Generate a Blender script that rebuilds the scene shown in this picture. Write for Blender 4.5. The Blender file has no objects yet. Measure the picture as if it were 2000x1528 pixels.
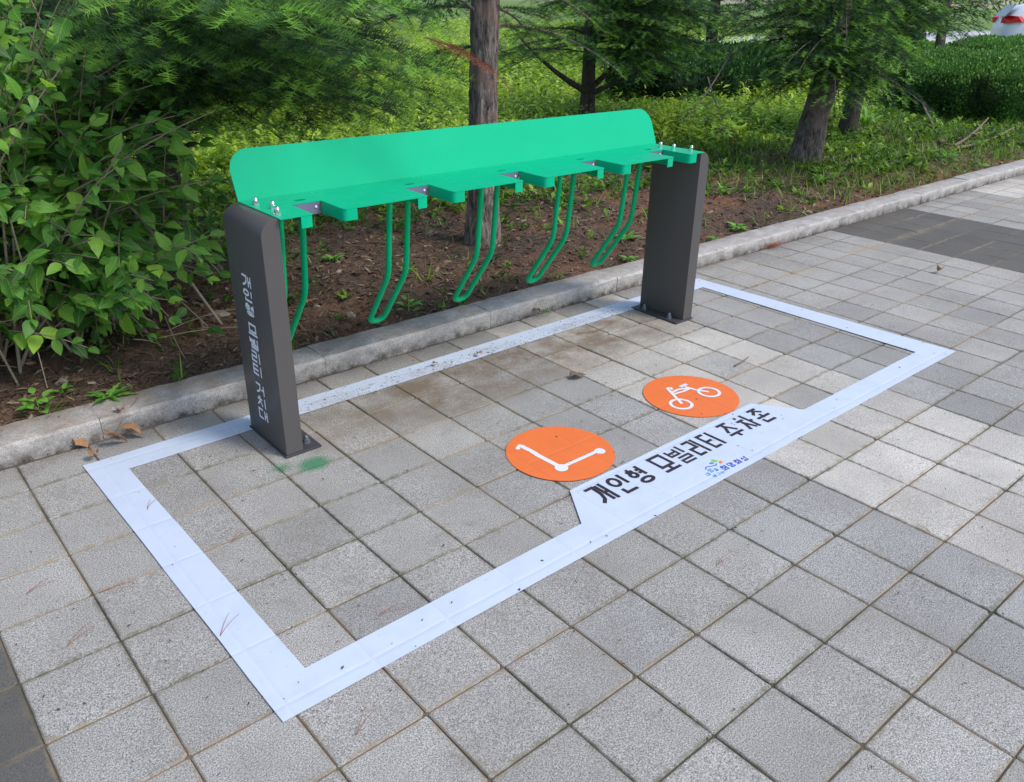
import bpy, bmesh, math, random
import numpy as np
from mathutils import Vector, Matrix
from mathutils.geometry import tessellate_polygon

random.seed(11)
rng = np.random.default_rng(11)
S = bpy.context.scene
COL = S.collection

# ------------------------------------------------------------------ camera
cam_d = bpy.data.cameras.new('camera')
cam = bpy.data.objects.new('camera', cam_d)
COL.objects.link(cam)
S.camera = cam
CAM = Vector((-0.3335, -2.2679, 1.6114))
YAW, PITCH, ROLL = 0.71329, 0.44489, 0.01573
fwd = Vector((math.sin(YAW) * math.cos(PITCH), math.cos(YAW) * math.cos(PITCH), -math.sin(PITCH)))
rt0 = Vector((math.cos(YAW), -math.sin(YAW), 0))
up0 = rt0.cross(fwd)
rt = math.cos(ROLL) * rt0 + math.sin(ROLL) * up0
upv = -math.sin(ROLL) * rt0 + math.cos(ROLL) * up0
M = Matrix(((rt.x, upv.x, -fwd.x, CAM.x), (rt.y, upv.y, -fwd.y, CAM.y), (rt.z, upv.z, -fwd.z, CAM.z), (0, 0, 0, 1)))
cam.matrix_world = M
cam_d.sensor_width = 36.0
cam_d.lens = 1607.284 / 2000 * 36.0
cam_d.clip_start = 0.05
cam_d.clip_end = 2000

# ------------------------------------------------------------------ light
SUN_DIR = Vector((0.45, -0.80, 1.20)).normalized()     # towards the sun
W = bpy.data.worlds.new('World')
S.world = W
W.use_nodes = True
wn = W.node_tree
sky = wn.nodes.new('ShaderNodeTexSky')
sky.sky_type = 'NISHITA'
sky.sun_disc = False
sky.sun_elevation = math.asin(SUN_DIR.z)
sky.sun_rotation = math.atan2(SUN_DIR.x, SUN_DIR.y)
sky.air_density = 1.0
sky.dust_density = 1.5
sky.ozone_density = 1.0
bg = wn.nodes['Background']
bg.inputs['Strength'].default_value = 0.15
wn.links.new(sky.outputs[0], bg.inputs[0])
sd = bpy.data.lights.new('sun', 'SUN')
sd.energy = 1.35
sd.angle = math.radians(13)
sd.color = (1.0, 0.96, 0.92)
sun = bpy.data.objects.new('sun', sd)
COL.objects.link(sun)
sun.rotation_euler = SUN_DIR.to_track_quat('Z', 'Y').to_euler()
S.view_settings.view_transform = 'Standard'
S.view_settings.look = 'None'
S.view_settings.exposure = 0.62
S.view_settings.gamma = 1
S.view_settings.use_curve_mapping = False
S.render.engine = 'CYCLES'

# ------------------------------------------------------------------ node helper
class Mat:
    def __init__(s, name):
        s.m = bpy.data.materials.new(name)
        s.m.use_nodes = True
        s.t = s.m.node_tree
        s.bsdf = s.t.nodes['Principled BSDF']
        s.out = s.t.nodes['Material Output']
    def node(s, typ, props=None, **ins):
        n = s.t.nodes.new(typ)
        for k, v in (props or {}).items(): setattr(n, k, v)
        for k, v in ins.items():
            key = int(k[1:]) if k[0] == 'i' and k[1:].isdigit() else k.replace('_', ' ')
            s.put(n.inputs[key], v)
        return n
    def put(s, sock, v):
        if isinstance(v, bpy.types.NodeSocket): s.t.links.new(v, sock)
        elif isinstance(v, bpy.types.Node): s.t.links.new(v.outputs[0], sock)
        else:
            if isinstance(v, tuple) and len(v) == 3 and sock.type == 'RGBA': v = v + (1,)
            sock.default_value = v
    def pos(s): return s.node('ShaderNodeNewGeometry').outputs['Position']
    def noise(s, vec, scale, detail=2.0, rough=0.5, out=0):
        n = s.node('ShaderNodeTexNoise', Scale=scale, Detail=detail, Roughness=rough)
        if vec is not None: s.put(n.inputs['Vector'], vec)
        return n.outputs[out]
    def white(s, vec):
        return s.node('ShaderNodeTexWhiteNoise', {'noise_dimensions': '3D'}, Vector=vec).outputs['Value']
    def ramp(s, fac, stops):
        n = s.node('ShaderNodeValToRGB', Fac=fac)
        els = n.color_ramp.elements
        while len(els) < len(stops): els.new(0.5)
        for e, (p, c) in zip(els, stops):
            e.position = p
            e.color = (c + (1,)) if isinstance(c, tuple) else (c, c, c, 1)
        return n.outputs[0]
    def math(s, op, a, b=0.0, c=None):
        n = s.node('ShaderNodeMath', {'operation': op}, i0=a, i1=b)
        if c is not None: s.put(n.inputs[2], c)
        return n.outputs[0]
    def vmath(s, op, a, b=(0, 0, 0)):
        n = s.node('ShaderNodeVectorMath', {'operation': op})
        s.put(n.inputs[0], a); s.put(n.inputs[1], b)
        return n.outputs['Value'] if op in ('DISTANCE', 'LENGTH', 'DOT_PRODUCT') else n.outputs[0]
    def mix(s, fac, a, b, mode='MIX'):
        n = s.node('ShaderNodeMix', {'data_type': 'RGBA', 'blend_type': mode})
        s.put(n.inputs[0], fac); s.put(n.inputs[6], a); s.put(n.inputs[7], b)
        return n.outputs[2]
    def maprange(s, v, a, b, c=0.0, d=1.0):
        n = s.node('ShaderNodeMapRange', {'clamp': True})
        for i, x in enumerate((v, a, b, c, d)): s.put(n.inputs[i], x)
        return n.outputs[0]
    def bump(s, h, dist=0.001, strength=1.0, normal=None):
        n = s.node('ShaderNodeBump', Height=h, Distance=dist, Strength=strength)
        if normal is not None: s.put(n.inputs['Normal'], normal)
        return n.outputs[0]
    def attr(s, name): return s.node('ShaderNodeAttribute', {'attribute_name': name}).outputs['Fac']
    def base(s, c): s.put(s.bsdf.inputs['Base Color'], c)
    def set(s, **k):
        for a, b in k.items(): s.put(s.bsdf.inputs[a.replace('_', ' ')], b)
    def normal(s, v): s.put(s.bsdf.inputs['Normal'], v)

def translucent(m, color, fac):
    tr = m.node('ShaderNodeBsdfTranslucent', Color=color)
    mx = m.node('ShaderNodeMixShader')
    m.put(mx.inputs[0], fac)
    m.t.links.new(m.bsdf.outputs[0], mx.inputs[1])
    m.t.links.new(tr.outputs[0], mx.inputs[2])
    m.t.links.new(mx.outputs[0], m.out.inputs[0])

# ------------------------------------------------------------------ materials
def paver_mat(name, col, grain=0.80, bright=1.0):
    m = Mat(name)
    P = m.pos()
    cell = m.vmath('ADD', m.vmath('FLOOR', m.vmath('MULTIPLY', P, (4, 4, 0))), (0.5, 0.5, 0.5))
    tone = m.white(cell)
    c = m.mix(m.math('MULTIPLY', tone, 1.0), tuple(x * 0.88 for x in col), tuple(x * 1.10 for x in col))
    fine = m.noise(P, 255, 3.0, 0.85)
    c = m.mix(grain, c, m.ramp(fine, [(0.36, (0.0, 0.0, 0.0)), (0.45, (0.30, 0.30, 0.29)), (0.54, (0.58, 0.58, 0.57)), (0.64, (1.0, 1.0, 0.98))]), 'OVERLAY')
    c = m.mix(m.maprange(m.noise(P, 9, 5, 0.75), 0.56, 0.74, 0, 0.38), c, (0.17, 0.155, 0.13))
    c = m.mix(m.maprange(m.noise(P, 13, 2, 0.5), 0.72, 0.76, 0, 0.5), c, (0.12, 0.11, 0.10))
    fl = m.noise(P, 120, 1.5, 0.6)
    c = m.mix(m.maprange(fl, 0.64, 0.70, 0, 0.6), c, (0.09, 0.08, 0.07))
    big = m.noise(P, 2.2, 4, 0.6)
    c = m.mix(m.maprange(big, 0.35, 0.70, 0.0, 0.42), c, (0.20, 0.18, 0.15))
    # brown soil washed over the stones along the back strip
    sx = m.node('ShaderNodeSeparateXYZ', Vector=P)
    dy = m.math('ABSOLUTE', m.math('SUBTRACT', sx.outputs[1], 0.52))
    band = m.math('MULTIPLY', m.maprange(dy, 0.10, 0.36, 1, 0), m.math('MULTIPLY', m.maprange(sx.outputs[0], 0.7, 1.5, 0, 1), m.maprange(sx.outputs[0], 2.9, 3.5, 1, 0)))
    dn = m.noise(P, 5.5, 5, 0.7)
    c = m.mix(m.math('MULTIPLY', band, m.maprange(dn, 0.36, 0.60, 0.15, 0.85)), c, (0.175, 0.115, 0.068))
    sand = m.math('MULTIPLY', m.maprange(m.math('ABSOLUTE', m.math('SUBTRACT', m.math('ADD', sx.outputs[1], m.math('MULTIPLY', m.noise(P, 1.1, 3), 0.12)), 0.56)), 0.0, 0.07, 1, 0), m.maprange(sx.outputs[0], 3.4, 4.2))
    c = m.mix(m.math('MULTIPLY', sand, m.maprange(m.noise(P, 2.3, 5, 0.7), 0.42, 0.62, 0.0, 0.6)), c, (0.40, 0.30, 0.19))
    edge = m.maprange(m.math('ABSOLUTE', m.math('SUBTRACT', sx.outputs[1], 0.99)), 0.0, 0.17, 0.75, 0.0)
    c = m.mix(m.math('MULTIPLY', edge, m.maprange(dn, 0.3, 0.6, 0.2, 1)), c, (0.10, 0.07, 0.045))
    # moss and sand creeping from the joints
    fr = m.vmath('FRACTION', m.vmath('MULTIPLY', P, (4, 4, 0)))
    fs = m.node('ShaderNodeSeparateXYZ', Vector=fr)
    ex = m.math('MINIMUM', m.math('MINIMUM', fs.outputs[0], m.math('SUBTRACT', 1.0, fs.outputs[0])), m.math('MINIMUM', fs.outputs[1], m.math('SUBTRACT', 1.0, fs.outputs[1])))
    jn = m.noise(P, 28, 4, 0.7)
    j = m.maprange(m.math('ADD', ex, m.math('MULTIPLY', m.math('SUBTRACT', jn, 0.5), 0.20)), -0.01, 0.052, 0.9, 0.0)
    c = m.mix(j, c, m.mix(m.maprange(m.noise(P, 1.7, 2), 0.42, 0.58), (0.34, 0.26, 0.17), (0.15, 0.14, 0.085)))
    # green overspray beside the left post
    for (gx, gy, r, st) in ((0.872, 0.272, 0.115, 1.15), (0.760, 0.320, 0.10, 0.75)):
        dd = m.vmath('DISTANCE', m.vmath('MULTIPLY', P, (1, 1.25, 0)), (gx, gy * 1.25, 0))
        g = m.math('MULTIPLY', m.maprange(dd, 0.0, r, 1.15, 0), st)
        g = m.maprange(m.math('ADD', g, m.math('MULTIPLY', m.math('SUBTRACT', m.noise(P, 170, 3, 0.8), 0.5), 1.6)), 0.42, 0.85, 0, 0.9)
        g = m.math('MULTIPLY', g, m.maprange(dd, r * 0.6, r * 1.2, 0.9, 0))
        c = m.mix(g, c, (0.01, 0.20, 0.075))
    hs = m.node('ShaderNodeHueSaturation', Color=c, Value=bright)
    m.base(hs.outputs[0])
    m.set(Roughness=0.88)
    m.normal(m.bump(fine, 0.0022, 0.8))
    return m.m

M_PAVER = paver_mat('paver_concrete', (0.43, 0.408, 0.375))
M_PAVER_PALE = paver_mat('paver_pale', (0.62, 0.58, 0.525), 0.8)
M_PAVER_COOL = paver_mat('paver_cool', (0.385, 0.37, 0.35))
M_PAVER_DARK = paver_mat('paver_charcoal', (0.13, 0.122, 0.11), 0.5, 0.85)

def joint_mat():
    m = Mat('joint_sand')
    P = m.pos()
    c = m.ramp(m.noise(P, 1.7, 3), [(0.4, (0.20, 0.15, 0.10)), (0.60, (0.055, 0.052, 0.035))])
    c = m.mix(m.noise(P, 70, 4, 0.8), m.mix(0.6, c, (0.02, 0.018, 0.012)), m.mix(0.3, c, (0.33, 0.27, 0.2)))
    m.base(c); m.set(Roughness=0.95)
    m.normal(m.bump(m.noise(P, 120, 3), 0.004))
    return m.m
M_JOINT = joint_mat()

def granite_mat():
    m = Mat('kerb_granite')
    P = m.pos()
    v = m.node('ShaderNodeTexVoronoi', Vector=P, Scale=300.0)
    g = m.ramp(m.white(v.outputs['Position']), [(0.0, (0.16, 0.16, 0.15)), (0.25, (0.42, 0.40, 0.38)), (0.7, (0.58, 0.55, 0.51)), (1.0, (0.72, 0.70, 0.66))])
    c = m.mix(0.6, (0.52, 0.49, 0.455), g)
    st = m.maprange(m.noise(P, 4.2, 6, 0.7), 0.38, 0.62, 0, 0.7)
    nz = m.node('ShaderNodeSeparateXYZ', Vector=m.node('ShaderNodeNewGeometry').outputs['Normal'])
    top = m.maprange(nz.outputs[2], 0.3, 0.8)
    sx = m.node('ShaderNodeSeparateXYZ', Vector=P)
    left = m.maprange(sx.outputs[0], 0.6, 2.8, 1.0, 0.45)
    c = m.mix(m.math('MULTIPLY', st, m.math('MULTIPLY', top, left)), c, (0.30, 0.20, 0.12))
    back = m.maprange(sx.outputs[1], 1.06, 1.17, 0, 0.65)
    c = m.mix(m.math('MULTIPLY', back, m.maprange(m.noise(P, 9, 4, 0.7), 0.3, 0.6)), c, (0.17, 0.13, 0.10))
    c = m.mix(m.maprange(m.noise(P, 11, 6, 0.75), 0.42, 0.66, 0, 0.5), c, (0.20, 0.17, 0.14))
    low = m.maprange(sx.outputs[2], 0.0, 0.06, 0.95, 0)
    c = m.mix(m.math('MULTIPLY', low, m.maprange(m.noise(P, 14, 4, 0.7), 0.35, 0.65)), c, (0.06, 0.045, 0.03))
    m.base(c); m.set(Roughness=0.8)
    m.normal(m.bump(m.noise(P, 130, 4, 0.8), 0.003, 0.8))
    return m.m
M_KERB = granite_mat()

def soil_mat():
    m = Mat('garden_soil')
    P = m.pos()
    n1 = m.noise(P, 1.3, 5, 0.65)
    c = m.ramp(n1, [(0.36, (0.10, 0.060, 0.036)), (0.50, (0.21, 0.105, 0.056)), (0.62, (0.42, 0.17, 0.070))])
    n2 = m.noise(P, 45, 5, 0.75)
    c = m.mix(m.maprange(n2, 0.35, 0.70, 0, 0.75), c, (0.17, 0.12, 0.085))
    c = m.mix(m.maprange(m.noise(P, 90, 3, 0.7), 0.42, 0.58, 0.7, 0), c, (0.015, 0.011, 0.008))
    # far out the earth is hidden by low green growth
    sx = m.node('ShaderNodeSeparateXYZ', Vector=P)
    d = m.math('ADD', m.math('MULTIPLY', sx.outputs[1], 1.0), m.math('MULTIPLY', sx.outputs[0], 0.35))
    far = m.math('MULTIPLY', m.maprange(d, 4.0, 9.0), m.maprange(m.noise(P, 0.9, 4, 0.6), 0.3, 0.55, 0.35, 1.0))
    gr = m.ramp(m.noise(P, 6, 5, 0.8), [(0.3, (0.05, 0.11, 0.018)), (0.7, (0.22, 0.38, 0.05))])
    c = m.mix(far, c, gr)
    m.base(c); m.set(Roughness=0.95)
    m.normal(m.bump(m.math('ADD', n2, m.noise(P, 140, 3)), 0.012, 0.9))
    return m.m
M_SOIL = soil_mat()

def foliage_mat(name, dark, mid, light, trans=0.25, rough=0.45, veins=False, rnd=False):
    m = Mat(name)
    t = m.attr('tone') if not rnd else m.node('ShaderNodeObjectInfo').outputs['Random']
    if rnd:
        t = m.math('ADD', m.math('MULTIPLY', t, 0.80), 0.20)
    nz = m.noise(m.pos(), 9, 3)
    t = m.math('ADD', t, m.math('MULTIPLY', m.math('SUBTRACT', nz, 0.5), 0.35))
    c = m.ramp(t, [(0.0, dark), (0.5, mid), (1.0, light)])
    if veins:
        uv = m.node('ShaderNodeUVMap').outputs[0]
        s = m.node('ShaderNodeSeparateXYZ', Vector=uv)
        ab = m.math('ABSOLUTE', s.outputs[1])
        w = m.math('SINE', m.math('MULTIPLY', m.math('SUBTRACT', s.outputs[0], m.math('MULTIPLY', ab, 0.9)), 44.0))
        vein = m.maprange(w, 0.55, 1.0)
        midr = m.maprange(ab, 0.0, 0.045, 1, 0)
        v = m.math('MAXIMUM', m.math('MULTIPLY', vein, 0.35), midr)
        c = m.mix(m.math('MULTIPLY', v, 0.45), c, tuple(min(1, x * 1.5 + 0.03) for x in light))
        c = m.mix(m.maprange(m.noise(m.pos(), 60, 3), 0.60, 0.75, 0, 0.35), c, tuple(x * 0.6 for x in dark))
        m.normal(m.bump(v, 0.0025, 0.6))
    m.base(c)
    m.set(Roughness=rough)
    m.bsdf.inputs['Specular IOR Level'].default_value = 0.35
    hs = m.node('ShaderNodeHueSaturation', Color=c, Value=1.5, Saturation=1.1)
    translucent(m, hs.outputs[0], trans)
    return m.m

M_FIR = foliage_mat('fir_needles', (0.003, 0.010, 0.006), (0.026, 0.082, 0.020), (0.24, 0.48, 0.06), 0.22, 0.5)
M_FIR_FAR = foliage_mat('fir_needles_bluish', (0.007, 0.022, 0.010), (0.020, 0.060, 0.020), (0.07, 0.16, 0.04), 0.2, 0.55)
M_DEADFIR = foliage_mat('dead_needles', (0.12, 0.03, 0.015), (0.24, 0.06, 0.03), (0.35, 0.12, 0.06), 0.1, 0.7)
M_LEAF = foliage_mat('shrub_leaf', (0.045, 0.16, 0.026), (0.15, 0.38, 0.05), (0.40, 0.66, 0.09), 0.3, 0.42, veins=True, rnd=True)
M_LEAFM = foliage_mat('shrub_leaf_mass', (0.020, 0.078, 0.016), (0.080, 0.23, 0.035), (0.26, 0.50, 0.065), 0.25, 0.45, veins=True)
M_WEED = foliage_mat('weed_leaf', (0.020, 0.055, 0.012), (0.15, 0.29, 0.032), (0.55, 0.70, 0.09), 0.32, 0.5)
M_WEEDOBJ = foliage_mat('broadleaf_weed', (0.09, 0.25, 0.035), (0.15, 0.38, 0.05), (0.24, 0.50, 0.07), 0.28, 0.5, veins=True, rnd=True)
M_GRASS = foliage_mat('grass_blade', (0.06, 0.11, 0.018), (0.14, 0.25, 0.032), (0.34, 0.44, 0.09), 0.25, 0.55)
M_HEDGE = foliage_mat('hedge_leaf', (0.016, 0.050, 0.018), (0.050, 0.14, 0.030), (0.22, 0.42, 0.07), 0.2, 0.5)

def simple(name, col, rough=0.5, metal=0.0, spec=0.5, var=0.0, scale=20, bump=0.0, bscale=80):
    m = Mat(name)
    c = col
    if var:
        c = m.mix(m.noise(m.pos(), scale, 4, 0.6), tuple(x * (1 - var) for x in col), tuple(min(1, x * (1 + var)) for x in col))
    m.base(c)
    m.set(Roughness=rough, Metallic=metal)
    m.bsdf.inputs['Specular IOR Level'].default_value = spec
    if bump: m.normal(m.bump(m.noise(m.pos(), bscale, 3), bump))
    return m.m

def paint_mat(name, col, rough, bump=0.0004):
    m = Mat(name)
    P = m.pos()
    c = m.mix(m.maprange(m.noise(P, 3, 3), 0.3, 0.7), tuple(x * 0.96 for x in col), col)
    c = m.mix(m.maprange(m.noise(P, 160, 2), 0.735, 0.76, 0, 0.7), c, (0.10, 0.10, 0.07))
    m.base(c)
    m.put(m.bsdf.inputs['Roughness'], m.maprange(m.noise(P, 14, 3), 0.3, 0.7, rough * 0.85, rough * 1.25))
    m.bsdf.inputs['Specular IOR Level'].default_value = 0.14
    m.set(Coat_Weight=0.04, Coat_Roughness=0.25)
    m.normal(m.bump(m.noise(P, 4, 2), bump * 3, 0.4, m.bump(m.noise(P, 500, 2), bump * 0.3, 0.3)))
    return m.m
M_GREEN = paint_mat('green_powder_coat', (0.0, 0.475, 0.235), 0.32)
M_HOOK = paint_mat('green_hook_paint', (0.0, 0.48, 0.19), 0.30)
M_POST = paint_mat('charcoal_powder_coat', (0.108, 0.100, 0.096), 0.40)
M_BRACKET = simple('anodised_bracket', (0.22, 0.22, 0.33), 0.45, 0.3, var=0.1)
M_CHROME = simple('chrome', (0.80, 0.80, 0.78), 0.14, 1.0)
M_GALV = simple('galvanised_nut', (0.20, 0.22, 0.25), 0.5, 0.5, var=0.2, scale=60)
M_BASEPL = simple('base_plate_steel', (0.07, 0.07, 0.075), 0.5, 0.2, var=0.3, scale=25)
M_PRINTW = simple('white_print', (0.78, 0.80, 0.84), 0.5)
M_PRINTK = simple('black_print', (0.035, 0.022, 0.028), 0.55)
M_PRINTB = simple('blue_print', (0.02, 0.10, 0.55), 0.55)
M_PRINTC = simple('cyan_print', (0.015, 0.30, 0.62), 0.55)
M_PRINTG = simple('light_green_print', (0.25, 0.58, 0.08), 0.55)
M_PRINTT = simple('teal_print', (0.02, 0.32, 0.36), 0.55)
M_PRINTO = simple('orange_print', (0.90, 0.25, 0.07), 0.55)
M_PRINTP = simple('indigo_print', (0.08, 0.05, 0.42), 0.55)
M_ROCK = simple('stone', (0.27, 0.23, 0.18), 0.9, var=0.35, scale=18, bump=0.004)
M_DRY = simple('dry_leaf', (0.36, 0.20, 0.10), 0.8, var=0.45, scale=50, bump=0.002)
M_TWIG = simple('twig_bark', (0.20, 0.145, 0.10), 0.85, var=0.35, scale=60, bump=0.002)
M_TWIGL = simple('grey_stem', (0.30, 0.245, 0.17), 0.8, var=0.3, scale=50, bump=0.002)
M_LITTER = foliage_mat('litter', (0.045, 0.028, 0.018), (0.13, 0.085, 0.05), (0.32, 0.24, 0.16), 0.0, 0.9)
M_NEEDLE = simple('brown_pine_needle', (0.34, 0.10, 0.055), 0.7)
M_CARW = simple('white_car_paint', (0.80, 0.80, 0.80), 0.25)
M_TYRE = simple('tyre_rubber', (0.02, 0.02, 0.02), 0.8)
M_RIM = simple('alloy_rim', (0.5, 0.5, 0.5), 0.3, 0.8)
M_GLASS = simple('dark_window', (0.02, 0.03, 0.035), 0.08)
M_LAMP = simple('red_lamp', (0.65, 0.012, 0.015), 0.2)
M_ROAD = simple('pale_concrete', (0.55, 0.54, 0.52), 0.9, var=0.1, scale=2)

def sticker_mat(name, col, specks=0.6):
    m = Mat(name)
    P = m.pos()
    fr = m.vmath('FRACTION', m.vmath('ADD', m.vmath('MULTIPLY', P, (4, 4, 0)), m.vmath('MULTIPLY', m.noise(P, 3, 2, out=1), (0.05, 0.05, 0))))
    fs = m.node('ShaderNodeSeparateXYZ', Vector=fr)
    ex = m.math('MINIMUM', m.math('MINIMUM', fs.outputs[0], m.math('SUBTRACT', 1.0, fs.outputs[0])), m.math('MINIMUM', fs.outputs[1], m.math('SUBTRACT', 1.0, fs.outputs[1])))
    dent = m.maprange(ex, 0.0, 0.045)
    dent = m.math('POWER', dent, 0.6)
    c = m.mix(m.maprange(m.noise(P, 7, 6, 0.75), 0.45, 0.75, 0, 0.45), col, tuple(x * 0.80 for x in col))
    c = m.mix(m.maprange(m.noise(P, 95, 3, 0.6), 0.72, 0.75, 0, specks), c, (0.22, 0.15, 0.10))
    # brown soil specks dried on the strip under the rack
    s = m.node('ShaderNodeSeparateXYZ', Vector=P)
    reg = m.math('MULTIPLY', m.maprange(s.outputs[1], 0.60, 0.68, 0, 1), m.math('MULTIPLY', m.maprange(s.outputs[0], 0.85, 1.25), m.maprange(s.outputs[0], 2.9, 3.25, 1, 0)))
    reg = m.math('MULTIPLY', reg, m.maprange(s.outputs[1], 0.735, 0.775, 1, 0.12))
    sp = m.maprange(m.noise(P, 95, 4, 0.75), 0.575, 0.61)
    sm = m.maprange(m.noise(P, 4, 4, 0.7), 0.4, 0.7, 0.0, 0.35)
    c = m.mix(m.math('MULTIPLY', reg, m.math('MAXIMUM', sp, sm)), c, (0.30, 0.20, 0.125))
    m.base(c); m.set(Roughness=0.55)
    m.normal(m.bump(dent, 0.0030, 0.42, m.bump(m.noise(P, 14, 3), 0.004, 0.35)))
    return m.m
M_STICK = sticker_mat('white_vinyl', (0.60, 0.665, 0.775))
M_ORANGE = sticker_mat('orange_vinyl', (0.86, 0.19, 0.042), 0.35)

def bark_mat(name, a, b, c3, stretch=5.0):
    m = Mat(name)
    P = m.vmath('MULTIPLY', m.pos(), (stretch * 6, stretch * 6, 6.0))
    n = m.noise(P, 1.6, 6, 0.7)
    n2 = m.noise(m.pos(), 5, 4, 0.6)
    c = m.ramp(n, [(0.36, tuple(x * 0.22 for x in a)), (0.47, a), (0.62, b)])
    c = m.mix(m.maprange(n2, 0.5, 0.62, 0, 0.75), c, m.mix(n, c3, tuple(min(1, x * 1.7) for x in c3)))
    m.base(c); m.set(Roughness=0.92)
    m.normal(m.bump(n, 0.02, 0.9))
    return m.m
M_BARK = bark_mat('fir_bark', (0.15, 0.12, 0.10), (0.36, 0.30, 0.26), (0.24, 0.15, 0.115))
M_BARKD = bark_mat('dark_bark', (0.040, 0.034, 0.030), (0.10, 0.085, 0.07), (0.06, 0.045, 0.035))
M_BARKG = bark_mat('grey_bark', (0.085, 0.070, 0.058), (0.21, 0.175, 0.145), (0.13, 0.10, 0.08))

# ------------------------------------------------------------------ object helpers
def link(o, parent=None):
    COL.objects.link(o)
    if parent is not None: o.parent = parent
    return o
def tag(o, label=None, cat=None, group=None, kind=None):
    if label: o['label'] = label
    if cat: o['category'] = cat
    if group: o['group'] = group
    if kind: o['kind'] = kind
    return o
def empty(name, loc=(0, 0, 0), rz=0.0, label=None, cat=None, group=None):
    o = bpy.data.objects.new(name, None)
    o.location = loc; o.rotation_euler = (0, 0, rz)
    o.empty_display_size = 0.1
    link(o)
    return tag(o, label, cat, group)
def np_mesh(name, V, F, mats, tone=None, uv=None, smooth=False, midx=None):
    """V (n,3); F (m,k) all faces the same size; tone per vertex; uv per vertex"""
    V = np.ascontiguousarray(V, dtype=np.float32); F = np.ascontiguousarray(F, dtype=np.int32)
    me = bpy.data.meshes.new(name)
    k = F.shape[1]
    me.vertices.add(len(V)); me.vertices.foreach_set('co', V.ravel())
    me.loops.add(F.size); me.loops.foreach_set('vertex_index', F.ravel())
    me.polygons.add(len(F))
    me.polygons.foreach_set('loop_start', np.arange(0, F.size, k, dtype=np.int32))
    if smooth: me.polygons.foreach_set('use_smooth', np.ones(len(F), dtype=bool))
    for mm in (mats if isinstance(mats, (list, tuple)) else [mats]): me.materials.append(mm)
    if midx is not None: me.polygons.foreach_set('material_index', np.asarray(midx, dtype=np.int32))
    me.update(calc_edges=True)
    if tone is not None:
        a = me.attributes.new('tone', 'FLOAT', 'POINT')
        a.data.foreach_set('value', np.ascontiguousarray(tone, dtype=np.float32))
    if uv is not None:
        l = me.uv_layers.new(name='UVMap')
        l.data.foreach_set('uv', np.ascontiguousarray(uv[F.ravel()], dtype=np.float32).ravel())
    return me
def obj_me(name, me, parent=None):
    return link(bpy.data.objects.new(name, me), parent)
def bm_obj(name, bm, mat, parent=None, smooth=False):
    me = bpy.data.meshes.new(name)
    bmesh.ops.recalc_face_normals(bm, faces=bm.faces)
    bm.to_mesh(me); bm.free()
    for mm in (mat if isinstance(mat, (list, tuple)) else [mat]): me.materials.append(mm)
    if smooth:
        me.polygons.foreach_set('use_smooth', [True] * len(me.polygons))
    return obj_me(name, me, parent)
def scatter(T, F, mats3, offs, tones=None, ttone=None, uv=None):
    """copies of template T (n,3),F under (N,3,3) matrices whose COLUMNS are the axes"""
    N, n = len(offs), len(T)
    V = np.einsum('nij,kj->nki', mats3, T) + offs[:, None, :]
    FF = (F[None] + (np.arange(N) * n)[:, None, None]).reshape(-1, F.shape[1])
    tone = None
    if tones is not None:
        tone = np.repeat(tones, n) + (np.tile(ttone, N) if ttone is not None else 0)
    return V.reshape(-1, 3), FF, tone, (np.tile(uv, (N, 1)) if uv is not None else None)
def nrm(a): return a / np.maximum(np.linalg.norm(a, axis=-1, keepdims=True), 1e-9)
def frames(d, up):
    """(N,3,3) columns x=d, y=side, z=up'"""
    d = nrm(d); y = nrm(np.cross(up, d)); z = np.cross(d, y)
    return np.stack([d, y, z], axis=2)
def box(bm, x0, x1, y0, y1, z0, z1, bev=0.0):
    vs = [bm.verts.new((x, y, z)) for x in (x0, x1) for y in (y0, y1) for z in (z0, z1)]
    for f in ((0, 1, 3, 2), (4, 6, 7, 5), (0, 4, 5, 1), (2, 3, 7, 6), (0, 2, 6, 4), (1, 5, 7, 3)):
        bm.faces.new([vs[i] for i in f])
def tube_arrays(pts, radii, sides=8, jitter=None, cap=True):
    P = np.array(pts, float); n = len(P)
    R = np.broadcast_to(np.array(radii, float), (n,))
    T = np.gradient(P, axis=0); T = nrm(T)
    ref = np.array([0, 0, 1.0]) if abs(T[:, 2]).mean() < 0.8 else np.array([1.0, 0, 0])
    A = nrm(np.cross(np.tile(ref, (n, 1)), T)); B = np.cross(T, A)
    th = np.linspace(0, 2 * np.pi, sides, endpoint=False)
    rr = R[:, None] * (jitter if jitter is not None else np.ones((n, sides)))
    V = P[:, None] + rr[..., None] * (np.cos(th)[None, :, None] * A[:, None] + np.sin(th)[None, :, None] * B[:, None])
    V = V.reshape(-1, 3)
    i = np.arange(n - 1)[:, None] * sides; j = np.arange(sides)[None]; j2 = (j + 1) % sides
    F = np.stack([i + j, i + j2, i + sides + j2, i + sides + j], -1).reshape(-1, 4)
    return V, F
def tubes_mesh(name, lst, mat, smooth=True):
    Vs, Fs, o = [], [], 0
    for (V, F) in lst:
        Vs.append(V); Fs.append(F + o); o += len(V)
    return np_mesh(name, np.concatenate(Vs), np.concatenate(Fs), mat, smooth=smooth)
def curve_pts(a, b, n, bow, rz=None):
    a = np.array(a, float); b = np.array(b, float)
    t = np.linspace(0, 1, n)[:, None]
    P = a + (b - a) * t + np.array(bow, float) * (4 * t * (1 - t))
    return P

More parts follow.
